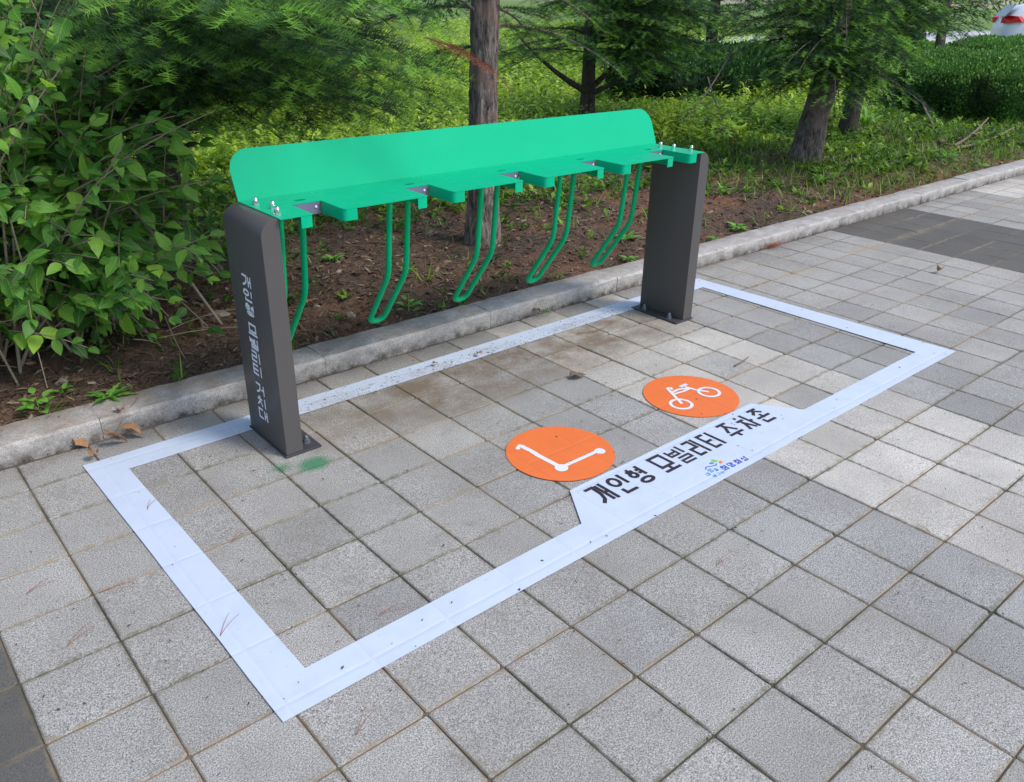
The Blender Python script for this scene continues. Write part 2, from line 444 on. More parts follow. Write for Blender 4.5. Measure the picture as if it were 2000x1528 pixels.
# ------------------------------------------------------------------ terrain
def sstep(a, b, x):
    t = np.clip((x - a) / (b - a), 0, 1)
    return t * t * (3 - 2 * t)
def terr(x, y):
    x = np.asarray(x, float); y = np.asarray(y, float)
    k = sstep(1.17, 1.9, y)
    h = 0.062 + 0.055 * k
    h = h + (0.012 + 0.02 * k) * (np.sin(2.1 * x + 1.3) * np.sin(1.7 * y + 0.4) + 0.6 * np.sin(4.3 * x + y) * np.sin(3.9 * y - 0.8 * x))
    h = h + 0.006 * np.sin(13.1 * x + 2 * y) * np.sin(11.7 * y)
    return h

def terrain():
    xs = np.concatenate([np.linspace(-60, -2, 20)[:-1], np.linspace(-2, 11, 330), np.linspace(11, 30, 100)[1:], np.linspace(30, 220, 50)[1:]])
    ys = np.concatenate([np.linspace(1.165, 6, 130), np.linspace(6, 16, 90)[1:], np.linspace(16, 45, 50)[1:], np.linspace(45, 300, 30)[1:]])
    X, Y = np.meshgrid(xs, ys, indexing='ij')
    Z = terr(X, Y)
    near = (Y < 6) & (X > -2) & (X < 11)
    Z = Z + near * (rng.random(X.shape) - 0.5) * 0.010
    V = np.stack([X, Y, Z], -1).reshape(-1, 3)
    nx, ny = X.shape
    i = np.arange(nx - 1)[:, None] * ny; j = np.arange(ny - 1)[None]
    F = np.stack([i + j, i + ny + j, i + ny + j + 1, i + j + 1], -1).reshape(-1, 4)
    o = obj_me('soil_ground', np_mesh('soil_ground', V, F, M_SOIL, smooth=True))
    tag(o, kind='structure')
terrain()

# ------------------------------------------------------------------ pavement
def pavement():
    bm = bmesh.new()
    box(bm, -40, 220, -60, 0.975, -0.30, -0.006)
    root = bm_obj('pavement', bm, M_JOINT)
    tag(root, kind='structure')
    # paver template variants: top, worn edge, side
    def tmpl(seed, hx, hy):
        r = random.Random(seed)
        out = []
        ca, cb, cc, cd = [r.choice((.003, .004, .005, .006, .012)) for _ in range(4)]
        base = [(-hx + ca, -hy), (0, -hy), (hx - cb, -hy), (hx, -hy + cb), (hx, 0), (hx, hy - cc), (hx - cc, hy), (0, hy), (-hx + cd, hy), (-hx, hy - cd), (-hx, 0), (-hx, -hy + ca)]
        rings = []
        for (ins, z) in ((0.0, -0.02), (0.0, -0.0035), (0.0035, 0.0)):
            ring = []
            for (x, y) in base:
                jx, jy = (r.uniform(-0.0009, 0.0009), r.uniform(-0.0009, 0.0009)) if z > -0.01 else (0, 0)
                ring.append((x * (1 - ins / hx) + jx, y * (1 - ins / hy) + jy, z))
            rings.append(ring)
        V = np.array(sum(rings, []) + [(0, 0, 0.0)])
        F = []
        for k in range(2):
            for i in range(12):
                F.append((k * 12 + i, k * 12 + (i + 1) % 12, (k + 1) * 12 + (i + 1) % 12, (k + 1) * 12 + i))
        T = [(24 + i, 24 + (i + 1) % 12, 36) for i in range(12)]
        return V, F, T
    def mk(seed, hx, hy, mat):
        V, F, T = tmpl(seed, hx, hy)
        me = bpy.data.meshes.new('paver')
        me.from_pydata([tuple(v) for v in V], [], F + T)
        me.materials.append(mat)
        return me
    g = 0.0019
    H = 0.125 - g
    cache = {}
    def mesh_for(kind, seed, hy):
        key = (kind, seed, round(hy, 4))
        if key not in cache: cache[key] = mk(seed, H, hy, {'n': M_PAVER, 'p': M_PAVER_PALE, 'c': M_PAVER_COOL, 'd': M_PAVER_DARK}[kind])
        return cache[key]
    def kind(i):
        k = i % 24
        if k in (23,) or k < 0: pass
        if i in range(-6, -1) or i in range(23, 28) or i in range(47, 52): return 'd'
        if 9 <= i <= 12 or 33 <= i <= 36: return 'p'
        if 13 <= i <= 14 or 7 <= i <= 8: return 'c'
        return 'n'
    C3 = np.array(CAM)
    def px(x, y):
        d = Vector((x, y, 0)) - CAM
        z = d.dot(fwd)
        if z < 0.2: return None
        return 1000 + 1607.3 * d.dot(rt) / z, 764 - 1607.3 * d.dot(upv) / z, z
    near, rest = [], []
    for i in range(-14, 70):
        for j in range(-22, 4):
            cx = (i + .5) * .25
            y0, y1 = j * .25, (j + 1) * .25
            if j == 3: y1 = 0.958
            cy = (y0 + y1) / 2
            p = px(cx, cy)
            vis = p and -90 < p[0] < 2090 and -20 < p[1] < 1640
            if vis: near.append((p[2], i, cx, cy, (y1 - y0) / 2 - g))
            elif p is None or (-900 < p[0] < 3600 and p[1] < 2400): rest.append((i, cx, cy, (y1 - y0) / 2 - g))
    near.sort()
    for t in near[300:]: rest.append(t[1:])
    for (_, i, cx, cy, hy) in near[:300]:
        k = kind(i)
        if k == 'p' and random.random() < 0.12: k = 'n'
        if k == 'n' and random.random() < 0.12: k = 'c'
        o = obj_me('paver', mesh_for(k, random.randrange(10), hy), root)
        o.location = (cx, cy, random.uniform(-0.0012, 0.0012))
        o.rotation_euler = (random.gauss(0, 0.0028), random.gauss(0, 0.0028), random.gauss(0, 0.0035) + random.choice((0, 0, 0)))
        if k == 'd': o['label'] = 'dark charcoal paver'
        if k == 'p': o['label'] = 'pale paver'
    Vs, Fs, mi, off = [], [], [], 0
    for (i, cx, cy, hy) in rest:
        V, F, T = tmpl(i % 7, H, hy)
        Vs.append(V + np.array([cx, cy, 0]))
        Fs += [tuple(a + off for a in f) for f in F + T]
        mi += [{'n': 0, 'p': 1, 'c': 2, 'd': 3}[kind(i)]] * (len(F) + len(T))
        off += len(V)
    me = bpy.data.meshes.new('outer_pavers')
    me.from_pydata([tuple(v) for v in np.concatenate(Vs)], [], Fs)
    for mm in (M_PAVER, M_PAVER_PALE, M_PAVER_COOL, M_PAVER_DARK): me.materials.append(mm)
    me.polygons.foreach_set('material_index', mi)
    o = obj_me('outer_pavers', me, root)
    o['kind'] = 'stuff'
pavement()

# ------------------------------------------------------------------ kerb
def kerb():
    bm = bmesh.new()
    box(bm, -30, 60, 1.0, 1.15, -0.25, 0.02)
    root = bm_obj('kerb', bm, M_JOINT)
    tag(root, kind='structure')
    r = random.Random(5)
    for k in range(-7, 22):
        x0 = 0.32 + k * 1.0
        n = 14
        prof = [(0.984, -0.1), (0.984, 0.050), (0.984, 0.068), (0.992, 0.080), (1.03, 0.083), (1.09, 0.083), (1.158, 0.082), (1.166, 0.075), (1.166, -0.1)]
        V = []
        hz = r.uniform(-0.003, 0.003); hy = r.uniform(-0.002, 0.002)
        for s in range(n + 1):
            x = x0 + 0.0012 + (0.9976) * s / n
            for q, (y, z) in enumerate(prof):
                w = 0.0032 if 1 <= q <= 4 or q in (6, 7) else 0
                V.append((x, y + hy + r.uniform(-w, w) * 0.9, z + hz + (r.uniform(-w, w) * 0.8 if q > 0 and q < 8 else 0)))
        m = len(prof)
        F = [(s * m + q, s * m + q + 1, (s + 1) * m + q + 1, (s + 1) * m + q) for s in range(n) for q in range(m - 1)]
        F += [tuple(range(m)), tuple(n * m + q for q in reversed(range(m)))]
        me = bpy.data.meshes.new('kerb_stone')
        me.from_pydata(V, [], F); me.materials.append(M_KERB)
        obj_me('kerb_stone', me, root)
kerb()

# second pavement beyond the hedge
def side_path():
    poly = [(13.45, 1.30), (13.60, 2.42), (14.05, 2.80), (16.5, 3.42), (20.4, 4.8), (22.4, 5.2), (27.5, 5.4), (60, 5.6), (60, 1.30)]
    bm = bmesh.new()
    vs = [bm.verts.new((x, y, 0.19)) for x, y in poly]
    f = bm.faces.new(vs)
    r = bmesh.ops.extrude_face_region(bm, geom=[f])
    for v in r['geom']:
        if isinstance(v, bmesh.types.BMVert): v.co.z = -0.1
    m = Mat('path_paving')
    P = m.pos()
    br = m.node('ShaderNodeTexBrick', Vector=P, Scale=1.0, Color1=(0.50, 0.46, 0.43), Color2=(0.42, 0.38, 0.37), Mortar=(0.14, 0.12, 0.10))
    br.inputs['Mortar Size'].default_value = 0.012
    br.inputs['Brick Width'].default_value = 0.25
    br.inputs['Row Height'].default_value = 0.25
    br.offset = 0
    m.base(br.outputs[0]); m.set(Roughness=0.9)
    o = bm_obj('footpath', bm, m.m)
    tag(o, kind='structure')
    bm = bmesh.new()
    box(bm, 26.6, 60, 5.7, 22, -.1, .2)
    tag(bm_obj('parking_lot', bm, M_ROAD), kind='structure')
side_path()

# base ground under everything, out to the horizon
bm = bmesh.new(); box(bm, -400, 900, -400, 900, -0.6, -0.35)
o = bm_obj('ground', bm, M_SOIL); tag(o, kind='structure')

# ------------------------------------------------------------------ lettering made of strokes
def strip(pts, w, closed=False):
    """mitred ribbon along pts -> (verts2d, quads)"""
    P = np.array(pts, float); n = len(P)
    def unit(v): return v / max(np.linalg.norm(v), 1e-9)
    L, R = [], []
    for i in range(n):
        a = P[i - 1] if (i > 0 or closed) else None
        b = P[(i + 1) % n] if (i < n - 1 or closed) else None
        if a is None: d = unit(b - P[i]); nn = np.array([-d[1], d[0]]); s = 1
        elif b is None: d = unit(P[i] - a); nn = np.array([-d[1], d[0]]); s = 1
        else:
            d1, d2 = unit(P[i] - a), unit(b - P[i])
            n1, n2 = np.array([-d1[1], d1[0]]), np.array([-d2[1], d2[0]])
            nn = unit(n1 + n2); s = 1 / max(nn @ n1, 0.45)
        L.append(P[i] + nn * s * w / 2); R.append(P[i] - nn * s * w / 2)
    V = L + R
    Q = [(n + i, n + (i + 1) % n, (i + 1) % n, i) for i in range(n if closed else n - 1)]
    return V, Q
def ell(x0, y0, x1, y1, n=22):
    cx, cy, rx, ry = (x0 + x1) / 2, (y0 + y1) / 2, (x1 - x0) / 2, (y1 - y0) / 2
    return [(cx + rx * math.cos(2 * math.pi * i / n), cy + ry * math.sin(2 * math.pi * i / n)) for i in range(n)]
def jamo(ch, x0, y0, x1, y1, tall=False):
    """centre-line strokes (points, closed)"""
    xm, ym = (x0 + x1) / 2, (y0 + y1) / 2
    w, h = x1 - x0, y1 - y0
    if ch == 'g':
        if tall: return [([(x0, y1), (x1, y1), (x1 - .05 * w, y0 + .5 * h), (x1 - .35 * w, y0 + .2 * h), (x0 + .05 * w, y0)], False)]
        return [([(x0, y1), (x1, y1), (x1 - .04 * w, y0)], False)]
    if ch == 'n': return [([(x0, y1), (x0, y0), (x1, y0)], False)]
    if ch == 'd': return [([(x1, y1), (x0, y1), (x0, y0), (x1, y0)], False)]
    if ch == 'r': return [([(x0, y1), (x1, y1), (x1, ym), (x0, ym), (x0, y0), (x1, y0)], False)]
    if ch == 'm': return [([(x0, y0), (x1, y0), (x1, y1), (x0, y1)], True)]
    if ch == 'b': return [([(x0, y1), (x0, y0), (x1, y0), (x1, y1)], False), ([(x0, ym), (x1, ym)], False)]
    if ch == 's': return [([(xm, y1), (xm - .08 * w, ym + .1 * h), (x0, y0)], False), ([(xm, ym + .25 * h), (x1, y0)], False)]
    if ch == 'o': return [(ell(x0, y0, x1, y1), True)]
    if ch == 'j': return [([(x0, y1), (x1, y1)], False), ([(xm, y1), (xm - .05 * w, ym + .1 * h), (x0, y0)], False), ([(xm, ym + .25 * h), (x1, y0)], False)]
    if ch == 'c':
        yt = y1 - .26 * h
        return [([(xm - .18 * w, y1), (xm + .18 * w, y1)], False)] + jamo('j', x0, y0, x1, yt)
    if ch == 't': return [([(x1, y1), (x0, y1), (x0, y0), (x1, y0)], False), ([(x0, ym), (x1, ym)], False)]
    if ch == 'h':
        return [([(xm - .2 * w, y1), (xm + .2 * w, y1)], False), ([(x0, y1 - .22 * h), (x1, y1 - .22 * h)], False), (ell(x0 + .08 * w, y0, x1 - .08 * w, y1 - .42 * h), True)]
    return []
def syllable(ini, vow, fin=None):
    yb = 0.0 if fin is None else 0.42
    out = []
    right = {'i', 'ae', 'yeo', 'a', 'eo'}
    if vow in right:
        ix1 = 0.58 if vow != 'ae' else 0.50
        if vow in ('eo', 'yeo'): ix1 = 0.50
        out += jamo(ini, 0.0, yb + 0.03 if fin is None else yb + 0.06, ix1, 0.97, tall=True)
        if fin == 'r': out = jamo(ini, 0.0, 0.58, ix1, 0.97)
        vb = (yb - 0.02 if fin != 'r' else .54) if fin else -0.03
        if vow == 'i': out += [([(0.90, 1.03), (0.90, vb)], False)]
        if vow == 'ae':
            out += [([(0.70, 1.0), (0.70, vb + .03)], False), ([(0.97, 1.03), (0.97, vb)], False), ([(0.76, yb + .5 * (1 - yb)), (0.91, yb + .5 * (1 - yb))], False)]
        if vow == 'a': out += [([(0.80, 1.03), (0.80, vb)], False), ([(0.86, yb + .5 * (1 - yb)), (1.06, yb + .5 * (1 - yb))], False)]
        if vow == 'eo': out += [([(0.92, 1.03), (0.92, vb)], False), ([(0.64, yb + .5 * (1 - yb)), (0.86, yb + .5 * (1 - yb))], False)]
        if vow == 'yeo': out += [([(0.92, 1.03), (0.92, vb)], False), ([(0.64, yb + .64 * (1 - yb)), (0.86, yb + .64 * (1 - yb))], False), ([(0.64, yb + .32 * (1 - yb)), (0.86, yb + .32 * (1 - yb))], False)]
        if fin: out += jamo(fin, 0.16, 0.0, 0.92, 0.27 if fin != 'r' else 0.38)
    elif vow in ('o', 'u', 'eu'):
        lo = 0.0 if fin is None else 0.36
        bar = lo + (0.0 if vow != 'u' else 0.22) + (0.02 if vow == 'o' else 0)
        if fin and vow == 'u': bar = 0.46
        if fin and vow == 'eu': bar = 0.42
        top0 = bar + (0.24 if vow == 'o' else 0.16)
        out += jamo(ini, 0.12, top0 + (0.04 if vow == 'o' else 0), 0.88, 1.0)
        out += [([(-0.04, bar), (1.04, bar)], False)]
        if vow == 'o': out += [([(0.5, top0 - .02), (0.5, bar + .06)], False)]
        if vow == 'u': out += [([(0.5, bar - .06), (0.5, -0.04 if not fin else bar - .17)], False)]
        if fin: out += jamo(fin, 0.12, 0.0, 0.88, 0.24)
    elif vow in ('ui', 'wa'):
        out += jamo(ini, 0.02, 0.32, 0.68, 1.0)
        out += [([(-0.05, 0.12), (0.76, 0.12)], False)]
        if vow == 'wa': out += [([(0.35, 0.28), (0.35, 0.18)], False), ([(0.92, 0.55), (1.1, 0.55)], False)]
        out += [([(0.88, 1.03), (0.88, -0.03)], False)]
    return out
SYL = {'개': ('g', 'ae'), '인': ('o', 'i', 'n'), '형': ('h', 'yeo', 'o'), '모': ('m', 'o'), '빌': ('b', 'i', 'r'), '리': ('r', 'i'), '티': ('t', 'i'),
       '주': ('j', 'u'), '차': ('c', 'a'), '존': ('j', 'o', 'n'), '거': ('g', 'eo'), '치': ('c', 'i'), '대': ('d', 'ae'),
       '내': ('n', 'ae'), '삶': ('s', 'a', 'm'), '을': ('o', 'eu', 'r'), '바': ('b', 'a'), '꾸': ('g', 'u'), '는': ('n', 'eu', 'n'),
       '희': ('h', 'ui'), '망': ('m', 'a', 'o'), '화': ('h', 'wa'), '성': ('s', 'eo', 'o')}
def glyph_mesh(name, ch, w, h, sw, mp, mat, parent, dz=0.00012):
    """mp(u,v,d)->world; box w x h; sw stroke width"""
    V, F = [], []
    for k, (pts, closed) in enumerate(syllable(*SYL[ch])):
        q = [(sw / 2 + u * (w - sw), sw / 2 + v * (h - sw)) for u, v in pts]
        vv, ff = strip(q, sw, closed)
        o = len(V)
        V += [mp(a[0], a[1], 0.0006 + k * dz) for a in vv]
        F += [tuple(o + i for i in f) for f in ff]
    me = bpy.data.meshes.new(name); me.from_pydata(V, [], F); me.materials.append(mat)
    return obj_me(name, me, parent)

# ------------------------------------------------------------------ floor stickers
def poly_sheet(name, outer, holes, z0, z1, mat, parent=None, sub=0):
    loops = [[Vector((x, y, 0)) for x, y in l] for l in [outer] + holes]
    tris = tessellate_polygon(loops)
    flat = [p for l in loops for p in l]
    n = len(flat)
    V = [(p.x, p.y, z1) for p in flat] + [(p.x, p.y, z0) for p in flat]
    F = [tuple(t) for t in tris]
    bm = bmesh.new()
    vs = [bm.verts.new(v) for v in V]
    for t in F:
        bm.faces.new([vs[i] for i in t]); bm.faces.new([vs[i + n] for i in reversed(t)])
    o = 0
    for l in loops:
        m = len(l)
        for i in range(m):
            a, b = o + i, o + (i + 1) % m
            try: bm.faces.new((vs[a], vs[b], vs[b + n], vs[a + n]))
            except ValueError: pass
        o += m
    return bm_obj(name, bm, mat, parent)
SZ = 0.0050
def floor_signs():
    outer = [(0.190, 0.795), (3.897, 0.812), (3.963, -0.789), (0.212, -0.800)]
    inner = [(0.317, 0.668), (0.338, -0.672), (1.376, -0.664), (1.492, -0.487), (2.614, -0.479), (2.747, -0.664), (3.789, -0.664), (3.776, 0.680)]
    # slightly uneven cut edges
    def wob(l, step=0.16, a=0.0010):
        out = []
        for i in range(len(l)):
            p, q = l[i], l[(i + 1) % len(l)]
            k = max(1, int(math.dist(p, q) / step))
            for s in range(k):
                t = s / k
                j = 0 if s == 0 else a
                out.append((p[0] + (q[0] - p[0]) * t + random.uniform(-j, j), p[1] + (q[1] - p[1]) * t + random.uniform(-j, j)))
        return out
    root = poly_sheet('parking_zone_sticker', wob(outer), [wob(inner)], 0.0030, SZ, M_STICK)
    tag(root, 'white vinyl frame stuck on the grey pavers with black Korean lettering', 'floor sticker')
    X = {'개': (1.519, .089), '인': (1.627, .086), '형': (1.727, .084), '모': (1.859, .094), '빌': (1.962, .090), '리': (2.066, .078), '티': (2.163, .078), '주': (2.289, .094), '차': (2.402, .088), '존': (2.506, .092)}
    for ch, (x, w) in X.items():
        glyph_mesh('letter', ch, w, 0.122, 0.0148 if ch != '빌' else 0.0118, lambda u, v, d, x=x: (x + u, -0.638 + v, SZ + d), M_PRINTK, root)
    # small calligraphic slogan with its leaf mark
    ca, sa = math.cos(0.02), math.sin(0.02)
    def small(ch, x, y, w, h, sw, mat):
        glyph_mesh('slogan_letter', ch, w, h, sw, lambda u, v, d: (x + u + 0.1 * v, y + v, SZ + d), mat, root, 0.00008)
    small('내', 1.964, -0.747, .018, .021, .0026, M_PRINTC)
    small('삶', 1.990, -0.738, .022, .026, .0030, M_PRINTC)
    small('을', 2.016, -0.745, .018, .020, .0028, M_PRINTC)
    small('바', 1.975, -0.768, .018, .017, .0026, M_PRINTC)
    small('꾸', 1.998, -0.770, .018, .017, .0026, M_PRINTC)
    small('는', 2.020, -0.770, .018, .017, .0026, M_PRINTC)
    small('희', 2.043, -0.766, .034, .036, .0048, M_PRINTB)
    small('망', 2.084, -0.766, .031, .033, .0044, M_PRINTB)
    small('화', 2.123, -0.768, .032, .033, .0044, M_PRINTP)
    small('성', 2.163, -0.770, .030, .033, .0044, M_PRINTP)
    vv, ff = strip([(1.994, -0.711), (2.010, -0.700), (2.030, -0.708), (2.052, -0.716), (2.062, -0.708)], .0035)
    me = bpy.data.meshes.new('slogan_swash'); me.from_pydata([(a[0], a[1], SZ + .0014) for a in vv], [], ff); me.materials.append(M_PRINTB); obj_me('slogan_swash', me, root)
    for (cx, cy, a, l, w, mat) in ((2.075, -0.690, 1.9, .013, .0085, M_PRINTG), (2.052, -0.695, 2.7, .010, .0062, M_PRINTT), (2.086, -0.712, 0.6, .012, .0068, M_PRINTO)):
        pts = [(cx + l * math.cos(t) * math.cos(a) - w * math.sin(t) * math.sin(a), cy + l * math.cos(t) * math.sin(a) + w * math.sin(t) * math.cos(a)) for t in np.linspace(0, 2 * math.pi, 14, endpoint=False)]
        me = bpy.data.meshes.new('leaf_mark'); me.from_pydata([(x, y, SZ + .0009) for x, y in pts], [], [tuple(range(14))]); me.materials.append(mat); obj_me('leaf_mark', me, root)
    # discs
    def disc(name, cx, cy, r, label):
        pts = [(cx + (r + random.uniform(-.0008, .0008)) * math.cos(t), cy + (r + random.uniform(-.0008, .0008)) * math.sin(t)) for t in np.linspace(0, 2 * math.pi, 72, endpoint=False)]
        o = poly_sheet(name, pts, [], 0.0028, SZ - .0004, M_ORANGE)
        return tag(o, label, 'floor sticker', 'round orange floor stickers')
    def picto(strokes, root, name='pictogram'):
        V, F = [], []
        k = 0
        for s in strokes:
            z = SZ + .0003 + k * .00015; k += 1
            if s[0] == 'c':      # filled circle
                o = len(V); n = 24
                V += [(s[1] + s[3] * math.cos(2 * math.pi * i / n), s[2] + s[3] * math.sin(2 * math.pi * i / n), z) for i in range(n)]
                F.append(tuple(range(o, o + n)))
            else:
                pts = ell(s[1] - s[3], s[2] - s[3], s[1] + s[3], s[2] + s[3], 40) if s[0] == 'r' else s[1]
                vv, ff = strip(pts, s[4] if s[0] == 'r' else s[2], s[0] == 'r')
                o = len(V); V += [(a[0], a[1], z) for a in vv]; F += [tuple(o + i for i in f) for f in ff]
        me = bpy.data.meshes.new(name); me.from_pydata(V, [], F); me.materials.append(M_PRINTW); obj_me(name, me, root)
    d1 = disc('scooter_sticker', 1.658, -0.262, 0.2145, 'orange disc with white kick scooter pictogram, nearer the left post')
    picto([('l', [(1.570, -0.126), (1.574, -0.200), (1.572, -0.224), (1.578, -0.335)], .021), ('l', [(1.550, -0.130), (1.575, -0.120)], .014), ('c', 1.547, -0.136, .010),
           ('c', 1.577, -0.354, .026), ('l', [(1.585, -0.351), (1.775, -0.351)], .017), ('c', 1.783, -0.357, .022)], d1)
    d2 = disc('bicycle_sticker', 2.474, -0.259, 0.2145, 'orange disc with white bicycle pictogram, farther right beside the black lettering')
    picto([('r', 2.368, -0.290, .047, .014), ('r', 2.565, -0.291, .047, .014),
           ('l', [(2.436, -0.150), (2.452, -0.146), (2.462, -0.154), (2.452, -0.170)], .012),
           ('l', [(2.447, -0.143), (2.409, -0.217), (2.372, -0.291)], .014),
           ('l', [(2.425, -0.188), (2.480, -0.186), (2.526, -0.208)], .014),
           ('l', [(2.420, -0.205), (2.480, -0.214), (2.526, -0.212)], .012),
           ('l', [(2.526, -0.204), (2.536, -0.245), (2.565, -0.291)], .014),
           ('l', [(2.528, -0.206), (2.522, -0.186)], .012),
           ('l', [(2.503, -0.173), (2.552, -0.174)], .017)], d2)
floor_signs()

# ------------------------------------------------------------------ the rack
def rack():
    root = empty('scooter_rack', (2.04, 0.53, 0), 0, 'green steel shelf rack with five wheel hooks on two charcoal posts', 'rack')
    inv = Matrix.Translation((-2.04, -0.53, 0))
    def add(name, bm, mat, smooth=False, parent=root, bev=0.0):
        if parent is root:
            bmesh.ops.transform(bm, matrix=inv, verts=bm.verts)
        o = bm_obj(name, bm, mat, parent, smooth)
        if bev:
            b = o.modifiers.new('bevel', 'BEVEL'); b.width = bev; b.segments = 2; b.limit_method = 'ANGLE'; b.angle_limit = math.radians(50)
        return o
    # posts: a flat bar profile with rounded shoulders, in the y-z plane
    for side, (x0, x1) in enumerate(((0.812, 0.882), (3.203, 3.276))):
        # sheet bent over the outer top edge, the shelf sits on its inward tab
        rr, top = 0.058, 0.9178
        sg = 1 if side == 0 else -1
        xo, xi = (x0, x1) if side == 0 else (x1, x0)
        prof = [(xo, 0.0098), (xo, top - rr)]
        for k in range(1, 11):
            a = k * math.pi / 2 / 10
            prof.append((xo + sg * rr * (1 - math.cos(a)), top - rr + rr * math.sin(a)))
        prof += [(xi + sg * 0.062, top), (xi + sg * 0.062, top - .004), (xi, top - .004), (xi, 0.0098)]
        bm = bmesh.new()
        A = [bm.verts.new((x, 0.375, z)) for x, z in prof]; B = [bm.verts.new((x, 0.692, z)) for x, z in prof]
        bm.faces.new(A); bm.faces.new(list(reversed(B)))
        for i in range(len(prof)):
            bm.faces.new((A[i], B[i], B[(i + 1) % len(prof)], A[(i + 1) % len(prof)]))
        post = add('post', bm, M_POST, smooth=False, bev=0.0015)
        for pl in post.data.polygons: pl.use_smooth = abs(pl.normal.y) < 0.5
        es = post.modifiers.new('split', 'EDGE_SPLIT'); es.split_angle = math.radians(35)
        # foot plate and its anchor nuts
        bm = bmesh.new()
        if side == 0: box(bm, 0.806, 0.958, 0.367, 0.700, 0.003, 0.0095)
        else: box(bm, 3.137, 3.282, 0.367, 0.700, 0.003, 0.0095)
        plate = add('base_plate', bm, M_BASEPL, bev=0.0015)
        nx = 0.922 if side == 0 else 3.168
        for ny in ((0.425, 0.632) if side == 0 else (0.445, 0.628)):
            bm = bmesh.new()
            def cyl(r, z0, z1, n, r2=None, cone=0):
                c = bmesh.ops.create_cone(bm, cap_ends=True, segments=n, radius1=r, radius2=r2 if r2 is not None else r, depth=z1 - z0)
                bmesh.ops.translate(bm, vec=(nx, ny, (z0 + z1) / 2), verts=c['verts'])
            cyl(.0155, .0096, .0120, 20); cyl(.0125, .0121, .0245, 6); cyl(.0085, .0246, .0330, 14, .008)
            s = bmesh.ops.create_uvsphere(bm, u_segments=12, v_segments=6, radius=.008)
            bmesh.ops.translate(bm, vec=(nx, ny, .0330), verts=s['verts'])
            bmesh.ops.transform(bm, matrix=inv, verts=bm.verts)
            o = bm_obj('anchor_nut', bm, M_GALV, plate)
    # vertical lettering on the outer face of the left post
    post0 = [c for c in root.children if c.name.startswith('post')][0]
    zc = 0.690
    for ch in '개인형 모빌리티 거치대':
        if ch == ' ': zc -= 0.024; continue
        glyph_mesh('letter', ch, 0.080, 0.049, 0.0088, lambda u, v, d, z=zc: (0.812 - d - 2.04, 0.588 - u - 0.53, z - 0.048 + v), M_PRINTW, post0, 0.0001)
        zc -= 0.0556
    # shelf plate outline with five slots
    zt = 0.922
    out = [(0.880, 0.355)]
    fl = []
    for i in range(5):
        o = 1.005 + 0.4905 * i
        out += [(o - .006, 0.355), (o, 0.362), (o + .001, 0.532), (o + .124, 0.532), (o + .119, 0.372), (o + .122, 0.360), (o + .130, 0.355)]
        fl.append(o)
    xr = 3.208
    out += [(xr, 0.362), (xr, 0.692), (0.880, 0.692)]
    holes = []
    for o in fl:
        holes.append([(o + .063 + .026 * math.cos(a), 0.583 + .012 * math.sin(a)) for a in np.linspace(0, 2 * math.pi, 20, endpoint=False)])
    sh = poly_sheet('shelf_plate', out, holes, zt - .0035, zt, M_GREEN)
    sh.data.transform(inv); sh.parent = root
    # turned-down edges round every slot
    th = 0.0030
    def flange(pts, d=0.045, close=False):
        vv, ff = strip(pts, th)
        bm = bmesh.new()
        top = [bm.verts.new((a[0], a[1], zt - .0036)) for a in vv]
        bot = [bm.verts.new((a[0], a[1], zt - d)) for a in vv]
        n = len(pts)
        for f in ff:
            bm.faces.new([top[i] for i in f]); bm.faces.new([bot[i] for i in reversed(f)])
        ring = list(range(n)) + list(range(2 * n - 1, n - 1, -1))
        for i in range(len(ring)):
            a, b = ring[i], ring[(i + 1) % len(ring)]
            bm.faces.new((top[a], top[b], bot[b], bot[a]))
        o = add('slot_flange', bm, M_GREEN)
        for pl in o.data.polygons: pl.use_smooth = abs(pl.normal.z) < 0.5
        e = o.modifiers.new('split', 'EDGE_SPLIT'); e.split_angle = math.radians(50)
    for o in fl:
        s = th / 2
        flange([(o + .002 - s, 0.529), (o - s - .0005, 0.372), (o - .003, 0.364), (o - .009, 0.3575), (o - .048, 0.3572)])
        flange([(o + .1235 + s, 0.529), (o + .119 + s, 0.376), (o + .1235, 0.3645), (o + .131, 0.3585), (o + .139, 0.3572), (o + .176, 0.3572)])
        bm = bmesh.new()
        box(bm, o + .003, o + .1225, 0.5335, 0.5365, zt - .048, zt - .0037)
        br = add('locking_bracket', bm, M_BRACKET)
        bm = bmesh.new()
        s2 = bmesh.ops.create_uvsphere(bm, u_segments=12, v_segments=8, radius=.0055)
        bmesh.ops.scale(bm, vec=(1, .6, 1), verts=s2['verts'])
        bmesh.ops.translate(bm, vec=(o + .104, 0.5325, zt - .022), verts=s2['verts'])
        bmesh.ops.transform(bm, matrix=inv, verts=bm.verts)
        bm_obj('rivet', bm, M_PRINTW, br, True)
    # leaning back panel, rounded top corners
    y0, z0, y1, z1 = 0.694, zt - .002, 0.765, 1.096
    Hh = math.dist((y0, z0), (y1, z1)); R = 0.085
    L, Rr = 0.880, 3.226
    pts = [(L, 0), (L, Hh - R)] + [(L + R - R * math.cos(a), Hh - R + R * math.sin(a)) for a in np.linspace(0, math.pi / 2, 10)[1:]] + \
          [(Rr - R + R * math.sin(a), Hh - R + R * math.cos(a)) for a in np.linspace(0, math.pi / 2, 10)] + [(Rr, 0)]
    uy, uz = (y1 - y0) / Hh, (z1 - z0) / Hh
    bm = bmesh.new()
    A = [bm.verts.new((x, y0 + s * uy, z0 + s * uz)) for x, s in pts]
    B = [bm.verts.new((x, y0 + s * uy + uz * .0035, z0 + s * uz - uy * .0035)) for x, s in pts]
    bm.faces.new(A); bm.faces.new(list(reversed(B)))
    for i in range(len(pts)): bm.faces.new((A[i], B[i], B[(i + 1) % len(pts)], A[(i + 1) % len(pts)]))
